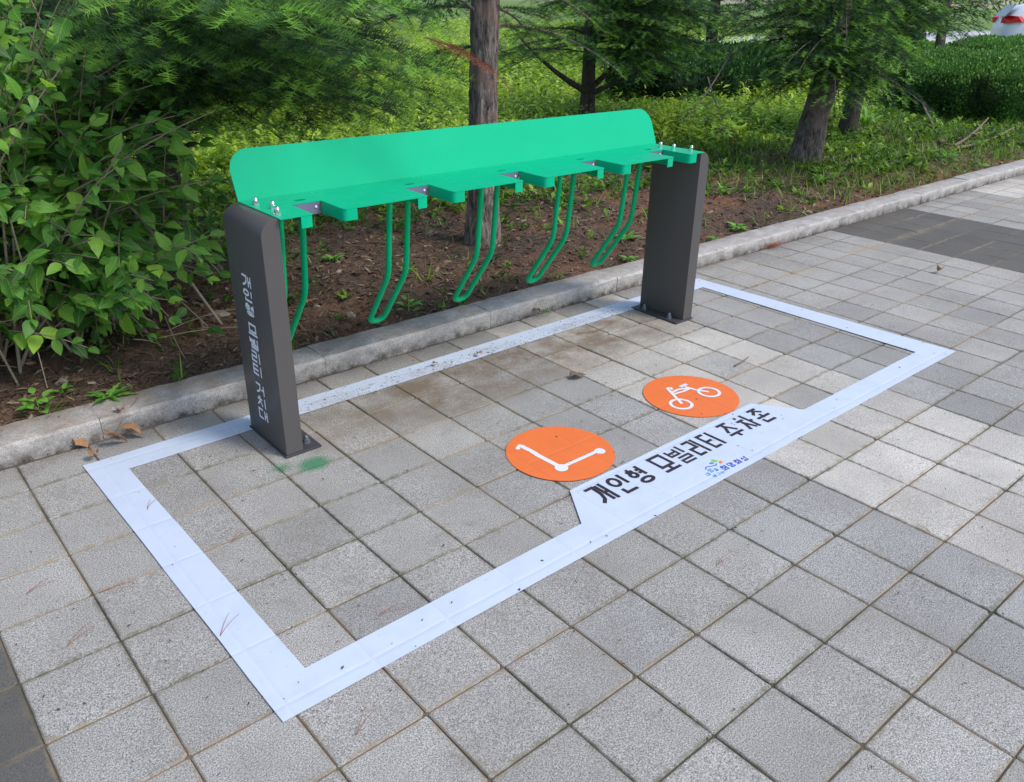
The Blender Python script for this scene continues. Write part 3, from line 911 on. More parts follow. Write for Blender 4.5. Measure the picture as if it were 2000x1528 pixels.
    add('back_panel', bm, M_GREEN, bev=0.0008)
    # stiffening edge under the shelf front (seen from below and the side)
    for o in range(5):
        pass
    # wheel hooks: bent U bars
    for o in fl:
        c = o + .063
        hw = 0.046
        def leg(sx):
            x = c + sx * hw
            return [Vector((x, .655, zt - .004)), Vector((x, .700, .515)), Vector((x + (-sx) * .006, .885, .262))]
        a, b = leg(-1), leg(1)
        ctr = [a[0], a[1], a[2]]
        P = []
        def rounded(p0, p1, p2, r, n=6):
            d1 = (p0 - p1).normalized(); d2 = (p2 - p1).normalized()
            s, e = p1 + d1 * r, p1 + d2 * r
            return [(s * (1 - t) ** 2 + p1 * 2 * t * (1 - t) + e * t * t) for t in np.linspace(0, 1, n)]
        P.append(a[0])
        P += rounded(a[0], a[1], a[2], .05)
        dd = (a[2] - a[1]).normalized()
        wv = b[2] - a[2]
        rad = wv.length / 2
        mid = (a[2] + b[2]) / 2
        for t in np.linspace(0, math.pi, 13):
            P.append(mid - wv.normalized() * rad * math.cos(t) + dd * rad * math.sin(t) * 0.85)
        P += list(reversed(rounded(b[0], b[1], b[2], .05)))
        P.append(b[0])
        P = [(p.x - 2.04, p.y - .53, p.z) for p in P]
        V, F = tube_arrays(P, 0.0130, 12)
        # frame-stable tube: rebuild rings with parallel transport
        Pn = np.array(P); T = nrm(np.gradient(Pn, axis=0)); n0 = np.array([1.0, 0, 0]); rings = []
        for i in range(len(Pn)):
            n0 = n0 - T[i] * (n0 @ T[i]); n0 /= np.linalg.norm(n0); b0 = np.cross(T[i], n0)
            rings.append([Pn[i] + .0130 * (math.cos(q) * n0 + math.sin(q) * b0) for q in np.linspace(0, 2 * math.pi, 12, endpoint=False)])
        me = np_mesh('wheel_hook', np.array(rings).reshape(-1, 3), F, M_HOOK, smooth=True)
        obj_me('wheel_hook', me, root)
    # chrome dome nuts
    for (x, y) in ((0.908, 0.606), (0.930, 0.515), (0.904, 0.424), (3.135, 0.588), (3.142, 0.506), (3.182, 0.424)):
        bm = bmesh.new()
        def cyl2(r, z0, z1, n, r2=None):
            c = bmesh.ops.create_cone(bm, cap_ends=True, segments=n, radius1=r, radius2=r if r2 is None else r2, depth=z1 - z0)
            bmesh.ops.translate(bm, vec=(x, y, (z0 + z1) / 2), verts=c['verts'])
        cyl2(.0135, zt + .0002, zt + .0020, 20); cyl2(.0114, zt + .0021, zt + .0135, 6); cyl2(.0092, zt + .0136, zt + .0195, 16, .0088)
        s3 = bmesh.ops.create_uvsphere(bm, u_segments=14, v_segments=8, radius=.0088)
        bmesh.ops.translate(bm, vec=(x, y, zt + .0195), verts=s3['verts'])
        o = add('dome_nut', bm, M_CHROME)
        for pl in o.data.polygons: pl.use_smooth = (pl.center.z > zt + .0127)
rack()

# ------------------------------------------------------------------ trees
UP = np.array([0, 0, 1.0])
def twig_template(n=46, w=0.011, seed=1, both=True):
    r = np.random.default_rng(seed)
    V, F, T = [], [], []
    for i in range(n):
        t = (i + 0.5) / n
        side = 1 if i % 2 else -1
        k = r.random()
        ang = r.uniform(-0.25, 0.65) if k < .75 else r.uniform(0.7, 1.3)
        ln = r.uniform(0.75, 1.05) * (1 - 0.35 * max(0, t - 0.8) / 0.2)
        y = side * math.cos(ang) * ln; z = math.sin(ang) * ln
        o = len(V)
        V += [(t - w, 0, 0), (t + w, 0, 0), (t + 0.10 + 0.10 * t + r.uniform(-.03, .03), y, z)]
        F.append((o, o + 1, o + 2)); T += [-0.08 + .1 * t, -0.08 + .1 * t, 0.12 + .15 * t]
    # the stem of the twig
    o = len(V)
    V += [(0, -.03, 0), (0, .03, 0), (1.0, 0, 0.02)]; F.append((o, o + 1, o + 2)); T += [-.2, -.2, 0]
    return np.array(V), np.array(F), np.array(T)
class Fir:
    def __init__(s): s.d = []; s.p = []; s.l = []; s.nl = []; s.t = []; s.up = []; s.wood = []
    def twig(s, p, d, l, nl, tone, up):
        s.p.append(p); s.d.append(d); s.l.append(l); s.nl.append(nl); s.t.append(tone); s.up.append(up)
    def axis(s, p, d, length, seg, nl, tone, r, droop=0.25, up=UP, level=0):
        p = np.array(p, float); d = nrm(np.array(d, float)); k = max(1, int(round(length / seg)))
        amp = r.choice((.0, .05, .12, .25, .5, .95))  # uneven pale tips: new growth, plus light contrast put into tone
        for i in range(k):
            dd = nrm(d + np.array([r.gauss(0, .05), r.gauss(0, .05), -droop * (i + 1) / k * .6]))
            tt = tone + amp * ((i + 1) / k) ** 3
            s.twig(p, dd, seg * 1.1, nl * r.uniform(.85, 1.1), tt + r.gauss(0, .06), up)
            if level and i < k - 1:
                for sg in (-1, 1):
                    sd = nrm(np.cross(up, dd)) * sg
                    s.axis(p + dd * seg * .8, nrm(dd * .75 + sd * .8), seg * r.uniform(.8, 1.6) * (1 - .4 * i / k), seg, nl * .95, tone + .05, r, droop, up, 0)
            p = p + dd * seg
            d = dd
    def branch(s, a, b, r, width=0.38, step=0.085, seg=0.11, nl=0.03, tone=0.3, bow=0.10, wr=0.012, bare=0.2, dead=False):
        P = curve_pts(a, b, 12, (0, 0, bow))
        s.wood.append((P, np.linspace(wr, wr * .2, 12)))
        L = np.linalg.norm(np.diff(P, axis=0), axis=1).sum()
        n = int(L * (1 - bare) / step)
        D = nrm(np.gradient(P, axis=0))
        for i in range(n):
            t = bare + (1 - bare) * (i + .5) / n
            f = t * 11; i0 = min(10, int(f)); q = P[i0] + (P[i0 + 1] - P[i0]) * (f - i0); d = D[i0]
            env = (1 - ((t - bare) / (1 - bare))) ** .75
            ln = width * env * r.uniform(.65, 1.15) + .10
            sd = nrm(np.cross(UP, d)) * (1 if i % 2 else -1)
            up = nrm(UP + .25 * np.array([r.gauss(0, 1), r.gauss(0, 1), 0]))
            s.axis(q, nrm(d * .65 + sd * .85 + UP * r.uniform(-.15, .15)), ln, seg, nl, tone + r.gauss(0, .05) + .10 * t, r, .3, up, 1 if ln > .2 else 0)
            if r.random() < .35: s.twig(q, nrm(d + UP * .2), seg, nl * .8, tone - .1, up)
        s.axis(P[-1] - D[-1] * .05, D[-1], .16, seg, nl, tone + .25, r, .3, UP, 0)
    def build(s, name, mat, parent, tmpl):
        d = np.array(s.d); up = np.array(s.up)
        Fm = frames(d, up)
        l = np.array(s.l)[:, None]; nl = np.array(s.nl)[:, None]
        Fm = np.stack([Fm[:, :, 0] * l, Fm[:, :, 1] * nl, Fm[:, :, 2] * nl], axis=2)
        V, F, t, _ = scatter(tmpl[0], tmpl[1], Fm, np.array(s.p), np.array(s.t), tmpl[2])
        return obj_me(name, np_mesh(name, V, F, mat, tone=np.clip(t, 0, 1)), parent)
    def build_wood(s, name, mat, parent):
        big = [w for w in s.wood if w[1][0] >= .0115] if name == 'limb' else []
        small = [w for w in s.wood if w[1][0] < .0115] if name == 'limb' else s.wood
        for P, R in big:
            V, F = tube_arrays(P, R, 6)
            obj_me(name, np_mesh(name, V, F, mat, smooth=True), parent)
        if small:
            o = obj_me('twigs' if name == 'limb' else name, tubes_mesh(name, [tube_arrays(P, R, 6) for P, R in small], mat), parent)
            o['kind'] = 'stuff'

def trunk_mesh(pts, radii, sides=20, ridge=0.10, seed=3, res=0.05):
    pts = np.array(pts, float); radii = np.array(radii, float)
    seg = np.linalg.norm(np.diff(pts, axis=0), axis=1); cum = np.concatenate([[0], np.cumsum(seg)])
    n = max(6, int(cum[-1] / res))
    t = np.linspace(0, cum[-1], n)
    P = np.stack([np.interp(t, cum, pts[:, k]) for k in range(3)], 1); R = np.interp(t, cum, radii)
    for _ in range(6):
        P[1:-1] = (P[:-2] + P[2:] + 2 * P[1:-1]) / 4; R[1:-1] = (R[:-2] + R[2:] + 2 * R[1:-1]) / 4
    r = np.random.default_rng(seed)
    th = np.linspace(0, 2 * np.pi, sides, endpoint=False)
    J = np.ones((n, sides))
    for k in range(9):
        f = r.integers(2, 9); J += ridge * .35 * np.sin(f * th[None] + r.uniform(0, 6) + np.sin(t[:, None] * r.uniform(1, 5) + r.uniform(0, 6)) * 1.2) * (0.6 + .4 * np.sin(t[:, None] * r.uniform(3, 11)))
    J += ridge * .5 * (r.random((n, sides)) - .5)
    return tube_arrays(P, R, sides, J)

TW_HI = twig_template(40, .012, 1)
TW_MID = twig_template(28, .022, 2)
TW_LOW = twig_template(16, .055, 3)

def fir_tree(name, base, trunk_pts, radii, bark, label, boughs, mat, tmpl, cat='tree', group=None, seed=1, sides=18, ridge=.10, crown=None, kw=None, res=.05):
    root = empty(name, tuple(base), 0, label, cat, group)
    b = np.array(base, float)
    V, F = trunk_mesh(np.array(trunk_pts) - b, radii, sides, ridge, seed, res)
    obj_me('trunk', np_mesh('trunk', V, F, bark, smooth=True), root)
    r = random.Random(seed)
    fr = Fir()
    for bg in boughs:
        a, tip = np.array(bg[0]) - b, np.array(bg[1]) - b
        k = dict(kw or {}); 
        if len(bg) > 2: k.update(bg[2])
        fr.branch(a, tip, r, **k)
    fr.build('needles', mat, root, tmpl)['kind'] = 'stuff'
    fr.build_wood('limb', bark, root)
    if crown:
        h0, h1, R0, nb = crown
        f2 = Fir()
        tp = np.array(trunk_pts) - b
        for i in range(nb):
            h = h0 + (h1 - h0) * (i + r.random()) / nb
            az = i * 2.4 + r.uniform(-.4, .4)
            x = np.interp(h, tp[:, 2], tp[:, 0]); y = np.interp(h, tp[:, 2], tp[:, 1])
            rad = R0 * (1 - (h - h0) / (h1 - h0 + .3)) * r.uniform(.8, 1.1)
            f2.branch((x, y, h), (x + rad * math.cos(az), y + rad * math.sin(az), h - .12 * rad), r, width=.55, step=.17, seg=.2, nl=.05, tone=.25, bow=.12, wr=.012, bare=.1)
        f2.build('upper_crown', mat, root, TW_LOW)['kind'] = 'stuff'
        f2.build_wood('upper_limb', bark, root)
    return root

def T3(*a): return np.array(a, float)
# -- big fir on the left whose boughs hang over the rack
def big_fir():
    base = (1.45, 3.3, 0.10)
    r = random.Random(8)
    tips = [(0.92, 0.25, 1.56), (0.86, 0.46, 1.58), (1.1, 0.3, 1.50), (1.29, 0.25, 1.58), (1.51, 0.32, 1.52), (0.78, 0.52, 1.57), (0.69, 0.76, 1.5),
            (0.62, 0.98, 1.34), (0.75, 0.84, 1.38), (0.93, 0.88, 1.37), (1.14, 1.0, 1.28), (1.28, 1.04, 1.21), (1.18, 1.4, 1.1), (1.29, 0.9, 1.30), (1.47, 0.85, 1.25),
            (1.75, 0.98, 1.16), (1.96, 1.06, 1.05), (2.01, 0.95, 1.19), (1.44, 0.61, 1.4), (2.14, 0.98, 1.27), (1.02, 1.37, 1.2), (1.14, 0.66, 1.44), (1.71, 0.66, 1.37), (1.71, 1.35, 1.02)]
    bs = []
    for i, t in enumerate(tips):
        t = T3(*t)
        az = np.array(base) + T3(0, 0, 0)
        h = t[2] + .15 + r.uniform(.0, .35)
        st = T3(base[0] + r.uniform(-.05, .05), base[1] - .05, h)
        # boughs fork from a few big limbs: start part of the way out
        k = r.uniform(.45, .65)
        st2 = st + (t - st) * k; st2[2] = t[2] + r.uniform(.05, .2)
        bs.append((st2, t, dict(tone=.02 + .26 * (t[2] > 1.45) + r.choice((0, 0, .06, .2)), width=.31, nl=.042, step=.055, bare=.0, wr=.0035, bow=.05)))  # highest sprays paler: light on them put into tone
    for i in range(7):       # main limbs
        az = -math.pi / 2 + (i - 4) * .26
        L = r.uniform(1.2, 1.7)
        bs.append((T3(base[0], base[1], 1.2 + .12 * i), T3(base[0] + L * math.cos(az), base[1] + L * math.sin(az), 1.25 + .07 * i), dict(width=.48, tone=.10, wr=.020, step=.055, bare=.12)))
    for i in range(60):      # inner boughs, their shade put into a darker tone
        az = r.uniform(-math.pi, 0.1)
        L = r.uniform(.8, 1.5)
        h = r.uniform(1.15, 1.9)
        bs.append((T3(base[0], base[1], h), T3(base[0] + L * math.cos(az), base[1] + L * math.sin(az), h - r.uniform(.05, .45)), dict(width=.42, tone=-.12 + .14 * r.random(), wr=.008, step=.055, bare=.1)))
    for i in range(34):      # dense skirts beside the shrub, interior shade put into dark tone
        t = T3(r.uniform(.75, 1.5), r.uniform(1.7, 2.5), r.uniform(.85, 1.5))
        st = t + (T3(base[0], base[1], 1.5) - t) * r.uniform(.3, .5)
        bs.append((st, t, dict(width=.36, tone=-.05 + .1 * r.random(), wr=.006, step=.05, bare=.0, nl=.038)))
    for i in range(12):
        t = T3(r.uniform(1.3, 2.0), r.uniform(1.3, 2.0), r.uniform(.95, 1.2))
        st = t + (T3(base[0], base[1], 1.6) - t) * r.uniform(.3, .5)
        bs.append((st, t, dict(width=.26, tone=-.02 + .12 * r.random(), wr=.005, step=.055, bare=.0, nl=.038)))
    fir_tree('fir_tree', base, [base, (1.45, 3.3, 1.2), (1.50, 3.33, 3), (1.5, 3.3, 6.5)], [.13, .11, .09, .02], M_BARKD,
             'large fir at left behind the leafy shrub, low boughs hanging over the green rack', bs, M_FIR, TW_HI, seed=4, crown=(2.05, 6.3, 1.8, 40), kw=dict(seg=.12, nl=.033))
big_fir()

# dead reddish sprig hanging in front of the near trunk
def dead_sprig():
    root = empty('dead_sprig', (1.66, 0.44, 1.44), 0, 'withered red-brown fir sprig hanging in front of the peeling trunk', 'branch')
    r = random.Random(3); f = Fir(); b = T3(1.66, .44, 1.44)
    f.branch(T3(1.60, .50, 1.475) - b, T3(1.775, .335, 1.375) - b, r, width=.0, step=.012, seg=.045, nl=.014, tone=.35, bow=.012, wr=.003, bare=.02)
    f.build('needles', M_DEADFIR, root, TW_MID)['kind'] = 'stuff'; f.build_wood('twig', M_TWIG, root)
dead_sprig()

# -- near straight trunk with peeling bark
def near_fir():
    base = (3.15, 2.09, 0.08)
    r = random.Random(21)
    bs = []
    for i, (dx, dy, h, dz) in enumerate([(-.75, -.1, 1.50, .10), (.95, -.3, 1.45, -.28), (.9, .45, 1.55, -.3), (-.5, .9, 1.55, -.25), (.4, .9, 1.3, -.2), (1.1, .0, 1.7, -.3), (-.9, .4, 1.75, -.3), (-.3, -.9, 1.95, -.25), (.6, -.7, 1.85, -.2)]):
        bs.append((T3(base[0], base[1], h), T3(base[0] + dx, base[1] + dy, h + dz)))
    pts = [base, (3.15, 2.09, .35), (3.155, 2.085, .9), (3.16, 2.08, 1.6), (3.17, 2.08, 3.2), (3.2, 2.1, 7)]
    root = fir_tree('fir_tree', base, pts, [.130, .098, .088, .085, .07, .02], M_BARK, 'straight fir trunk with peeling reddish-grey bark right behind the rack', bs, M_FIR, TW_HI, seed=31, sides=30, ridge=.16, crown=(2.2, 6.6, 1.9, 34), kw=dict(width=.32, tone=.15, nl=.034, step=.06, bare=.08), res=.03)
    # torn bark plates
    rr = random.Random(4)
    for k in range(16):
        z = rr.uniform(.12, 1.45); a = rr.uniform(-2.6, -.2); L = rr.uniform(.10, .30); w = rr.uniform(.018, .045)
        rad = .096 + .012 * (z < .35)
        n = 5; V = []
        for i in range(n + 1):
            zz = z + L * i / n; ww = w * math.sin(math.pi * (i + .6) / (n + 1.2)); lift = .004 + .010 * abs(i / n - .5)
            aa = a + rr.uniform(-.05, .05)
            for s in (-1, 0, 1):
                q = aa + s * ww / rad
                V.append(((rad + lift * (1.4 - abs(s))) * math.cos(q), (rad + lift * (1.4 - abs(s))) * math.sin(q), zz - base[2]))
        F = [(3 * i + s, 3 * i + s + 1, 3 * i + s + 4, 3 * i + s + 3) for i in range(n) for s in (0, 1)]
        me = bpy.data.meshes.new('bark_plate'); me.from_pydata(V, [], F); me.materials.append(M_BARK)
        o = obj_me('bark_plate', me, root)
        sm = o.modifiers.new('thick', 'SOLIDIFY'); sm.thickness = .006; sm.offset = 0
near_fir()

def mid_firs():
    # dark fir with V-shaped limbs
    b = (7.58, 5.5, 0.11)
    r = random.Random(5)
    bs = [(T3(7.56, 5.48, .56), T3(6.25, 5.3, 1.22), dict(bow=-.06, wr=.045, bare=.5, width=.35)), (T3(7.6, 5.48, .53), T3(8.0, 4.5, .98), dict(bow=.02, wr=.04, bare=.35, width=.4)),
          (T3(7.6, 5.48, .6), T3(8.75, 5.4, 1.66), dict(bow=-.1, wr=.04, bare=.4))]
    for i in range(62):
        az = r.uniform(-math.pi, math.pi) if i > 40 else r.uniform(-1.9, .3)
        h = r.uniform(1.0, 1.95)
        L = r.uniform(1.0, 1.9)
        bs.append((T3(b[0], b[1], h), T3(b[0] + L * math.cos(az), b[1] + L * math.sin(az), h - r.uniform(.05, .45)), dict(width=.5, step=.075, bare=.1, tone=.08 + .20 * r.random())))
    fir_tree('fir_tree', b, [b, (7.58, 5.5, .55), (7.59, 5.5, 1.6), (7.6, 5.5, 6)], [.115, .085, .075, .02], M_BARKD,
             'dark slim fir with forked V-shaped limbs seen above the middle of the rack', bs, M_FIR, TW_MID, seed=6, crown=(1.9, 5.8, 2.0, 34), kw=dict(width=.45, step=.11, seg=.14, nl=.038))
    # tree whose drooping bough reaches over the bed, right of the rack
    b = (7.53, 2.33, 0.10)
    bs = []
    r = random.Random(9)
    for i in range(56):
        az = r.uniform(-math.pi, math.pi) if i > 30 else r.uniform(-3.8, -1.6)
        h = r.uniform(1.0, 1.8)
        L = r.uniform(.6, 1.35) if i <= 30 else r.uniform(.4, .9)
        bs.append((T3(b[0] + .2, b[1], h), T3(b[0] + .2 + L * math.cos(az), b[1] + L * math.sin(az), h - r.uniform(.05, .4)), dict(width=.42, step=.07, bare=.1, tone=.08 + .20 * r.random())))
    bs.append((T3(6.9, 2.9, 1.2), T3(5.55, 2.35, .68), dict(width=.12, tone=.25, bow=-.05, wr=.012, bare=.45)))
    bs.append((T3(6.35, 2.75, .98), T3(5.9, 2.15, .62), dict(width=.2, tone=.22, bow=-.02, wr=.008, bare=.35)))
    fir_tree('leaning_fir_tree', b, [(7.50, 2.33, .06), (7.56, 2.33, .30), (7.62, 2.33, .62), (7.74, 2.33, 1.0), (7.74, 2.34, 1.5), (7.8, 2.4, 5.5)], [.17, .15, .125, .12, .10, .02], M_BARKG,
             'thick fir trunk leaning to the right beside the kerb, low dark crown', bs, M_FIR, TW_MID, seed=12, ridge=.12, sides=22, crown=(1.95, 5.4, 1.8, 30), kw=dict(width=.42, step=.10, seg=.13, nl=.036))
    # slim one behind it
    b = (9.98, 3.22, 0.11)
    bs = [(T3(10.0, 3.2, .78), T3(10.5, 2.75, 1.16), dict(bow=-.03, wr=.02, bare=.5)), (T3(10.0, 3.2, .76), T3(9.6, 3.5, 1.15), dict(bow=-.03, wr=.02, bare=.5))]
    r = random.Random(14)
    for i in range(52):
        az = r.uniform(-math.pi, math.pi)
        h = r.uniform(1.3, 1.95)
        L = r.uniform(.5, 1.15)
        bs.append((T3(b[0], b[1], h), T3(b[0] + L * math.cos(az), b[1] + L * math.sin(az), h - r.uniform(.0, .2)), dict(width=.42, step=.08, bare=.1, tone=.08 + .25 * r.random())))
    fir_tree('fir_tree', b, [b, (10.0, 3.21, .5), (10.08, 3.2, 1.4), (10.1, 3.2, 5.5)], [.13, .095, .085, .02], M_BARKD,
             'upright dark fir between the leaning trunk and the round hedge', bs, M_FIR, TW_MID, seed=15, crown=(1.95, 5.4, 2.0, 30), kw=dict(width=.45, step=.12, seg=.14, nl=.038))
    # far ones
    far = [((20.2, 6.75, .12), 'far fir with a slanting trunk standing behind the round hedge', .12, 1.5), ((22.8, 9.0, .12), 'thin far fir just left of the slanting far trunk', .10, 1.7),
           ((15.6, 11.4, .12), 'far fir seen behind the right end of the rack', .13, 3.0), ((6.2, 9.8, .12), 'far fir standing deep in the bed behind the peeling trunk', .13, 2.6),
           ((3.3, 7.9, .12), 'far fir trunk in the shade beyond the big left fir', .12, 2.5), ((12.8, 7.6, .12), 'dark fir standing in the low shrubs behind the leaning trunk', .12, 2.3)]
    for n, (b, lab, rad, sp) in enumerate(far):
        bs = []
        r = random.Random(40 + n)
        for i in range(34):
            az = r.uniform(-math.pi, math.pi); h = r.uniform(1.15, 2.1); L = r.uniform(.5, .95) * sp * .75
            bs.append((T3(b[0], b[1], h), T3(b[0] + L * math.cos(az), b[1] + L * math.sin(az), h - r.uniform(.0, .3))))
        lean = .5 if n == 0 else 0
        fir_tree('fir_tree', b, [b, (b[0] + lean * .3, b[1] + lean * .3, 1.0), (b[0] + lean, b[1] + lean, 5.5)], [rad, rad * .85, .02], M_BARKD if n != 0 else M_BARKG, lab, bs,
                 M_FIR_FAR, TW_LOW, seed=50 + n, sides=12, crown=(2.0, 5.3, sp * .8, 24), kw=dict(width=.6, step=.17, seg=.22, nl=.05, tone=.25), res=.15)
mid_firs()

# ------------------------------------------------------------------ leaves
def leaf_template(L=1.0, Wd=0.5, n=6, fold=0.12, droop=0.2, serr=0.0, seed=0):
    r = random.Random(seed)
    V, F, UV = [], [], []
    for i in range(n + 1):
        t = i / n
        w = Wd * .5 * (math.sin(math.pi * t ** .82) ** .85) * (1 - .25 * t) * 1.15 if 0 < i < n else 0.0
        z = -droop * t * t
        w2 = w * (1 + (serr * (1 if i % 2 else -1)))
        V += [(t * L, -w2, z + fold * w * 2), (t * L, 0, z), (t * L, w2, z + fold * w * 2)]
        UV += [(t, -w / max(Wd, .01)), (t, 0), (t, w / max(Wd, .01))]
    for i in range(n):
        a = 3 * i
        F += [(a, a + 3, a + 4, a + 1), (a + 1, a + 4, a + 5, a + 2)]
    return np.array(V), np.array(F), np.array(UV)

def shrub():
    """broad-leaved shrub at the left edge"""
    root = empty('leafy_shrub', (0.35, 2.35, 0.08), 0, 'bushy shrub with large pointed green leaves and bare stems, left edge of the bed', 'shrub')
    b = np.array([0.35, 2.35, 0.08])
    r = random.Random(77)
    var = [leaf_template(1, w, 7, f, d, .04, s) for s, (w, f, d) in enumerate(((.54, .12, .18), (.60, .07, .30), (.50, .16, .10), (.56, .05, .45)))]
    meshes = []
    for (V, F, UV) in var:
        meshes.append(np_mesh('leaf', V, F, M_LEAF, uv=UV, smooth=True))
    # arching stems, alternate leaf pairs
    stems = []; leaves = []
    def pxy(P):
        d = Vector(P) - CAM; z = d.dot(fwd)
        return 1000 + 1607.3 * d.dot(rt) / z, 764 - 1607.3 * d.dot(upv) / z, z
    for k in range(500):
        st = np.array([b[0] + r.gauss(0, .32), b[1] + r.gauss(0, .28), b[2]])
        # tips spread over a dome that leans out towards the kerb and the rack
        az = r.uniform(-math.pi, math.pi)
        el = r.uniform(.02, 1.35)
        R = r.uniform(.65, 1.0)
        tip = np.array([0.30 + 1.05 * R * math.cos(el) * math.cos(az), 2.15 + 1.10 * R * math.cos(el) * math.sin(az), 0.32 + 1.65 * R * math.sin(el)])
        if k < 70:      # long overhanging shoots towards the viewer
            tip = np.array([r.uniform(-.35, 1.02), r.uniform(1.1, 1.75), r.uniform(.5, 1.75)])
            if tip[0] > .75 and tip[2] > 1.2: tip[2] -= .45
        if 280 <= k < 350: tip = np.array([r.uniform(-.45, .95), r.uniform(1.25, 1.8), r.uniform(.22, .62)])
        bow = np.array([0, 0, r.uniform(.08, .3)])
        P = curve_pts(st, tip, 9, bow)
        stems.append((P - b, np.linspace(.007, .0018, 9) * r.uniform(.7, 1.3)))
        D = nrm(np.gradient(P, axis=0))
        n = r.randrange(6, 10)
        for i in range(n):
            t = .38 + .62 * i / (n - 1)
            f = t * 8; i0 = min(7, int(f)); q = P[i0] + (P[i0 + 1] - P[i0]) * (f - i0); d = D[i0]
            rollv = r.uniform(0, math.pi)
            s1 = nrm(np.cross(d, UP)); s2 = np.cross(d, s1)
            for sg in (-1, 1):
                side = (s1 * math.cos(rollv) + s2 * math.sin(rollv)) * sg
                side[2] *= .5
                ld = nrm(d * r.uniform(.3, .7) + side + np.array([0, 0, r.uniform(-.5, .1)]))
                if i == n - 1: ld = nrm(d + side * .35)
                L = r.choice((r.uniform(.045, .08), r.uniform(.06, .10), r.uniform(.08, .125))) * (1 - .25 * (i == n - 1))
                leaves.append((q + ld * .008, ld, L, nrm(UP + np.array([-.15, -.55, 0]) + .45 * np.array([r.gauss(0, 1), r.gauss(0, 1), 0]))))
    # keep the crown's ragged outline: a few thin places
    keep = []
    for (q, ld, L, up) in leaves:
        if q[2] < .16: continue
        if q[0] > 1.22 and q[2] > .9: continue
        keep.append((q, ld, L, up))
    key = []
    for e in keep:
        u, v, z = pxy(tuple(e[0]))
        key.append((z / e[2] if (-30 < u < 2030 and -30 < v < 1528) else 1e3 + z, e))
    key.sort(key=lambda t: t[0])
    for n, (_, (q, ld, L, up)) in enumerate(key[:300]):
        o = obj_me('leaf', meshes[n % 4], root)
        Fm = frames(ld[None], up[None])[0]
        mm = Matrix([[Fm[i][j] * L for j in range(3)] + [q[i] - b[i]] for i in range(3)] + [[0, 0, 0, 1]])
        o.matrix_local = mm
    rest = [e for _, e in key[300:]]
    for s in range(4):
        sub = rest[s::4]
        if not sub: continue
    V_, F_, T_, U_, off = [], [], [], [], 0
    for s in range(4):
        sub = rest[s::4]
        Fm = frames(np.array([e[1] for e in sub]), np.array([e[3] for e in sub])) * np.array([e[2] for e in sub])[:, None, None]
        V, F, t, uv = scatter(var[s][0], var[s][1], Fm, np.array([e[0] for e in sub]) - b, rng.random(len(sub)) * .9, np.zeros(len(var[s][0])), var[s][2])
        V_.append(V); F_.append(F + off); T_.append(t); U_.append(uv); off += len(V)
    o = obj_me('leaves', np_mesh('leaves', np.concatenate(V_), np.concatenate(F_), M_LEAFM, tone=np.concatenate(T_), uv=np.concatenate(U_), smooth=True), root)
    o['kind'] = 'stuff'
    # pale dead canes
    for k in range(22):
        st = np.array([b[0] + r.gauss(0, .3), b[1] + r.gauss(-.25, .25), b[2]])
        tip = np.array([r.uniform(-.2, .95), r.uniform(1.15, 1.9), r.uniform(.35, 1.5)])
        P = curve_pts(st, tip, 8, (r.uniform(-.1, .1), 0, r.uniform(-.05, .15)))
        stems.append((P - b, np.linspace(.008, .003, 8)))
    # and dry tangled twigs at the foot
    for k in range(60):
        st = np.array([r.uniform(-.3, .9), r.uniform(1.5, 2.3), r.uniform(.1, .4)])
        tip = st + np.array([r.gauss(0, .25), r.gauss(-.05, .2), r.gauss(-.05, .1)]); tip[2] = max(tip[2], .09)
        stems.append((curve_pts(st, tip, 5, (0, 0, r.uniform(-.03, .05))) - b, np.linspace(.003, .0015, 5)))
    obj_me('stems', tubes_mesh('stems', [tube_arrays(P, R, 5) for P, R in stems], M_TWIGL), root)['kind'] = 'stuff'
shrub()

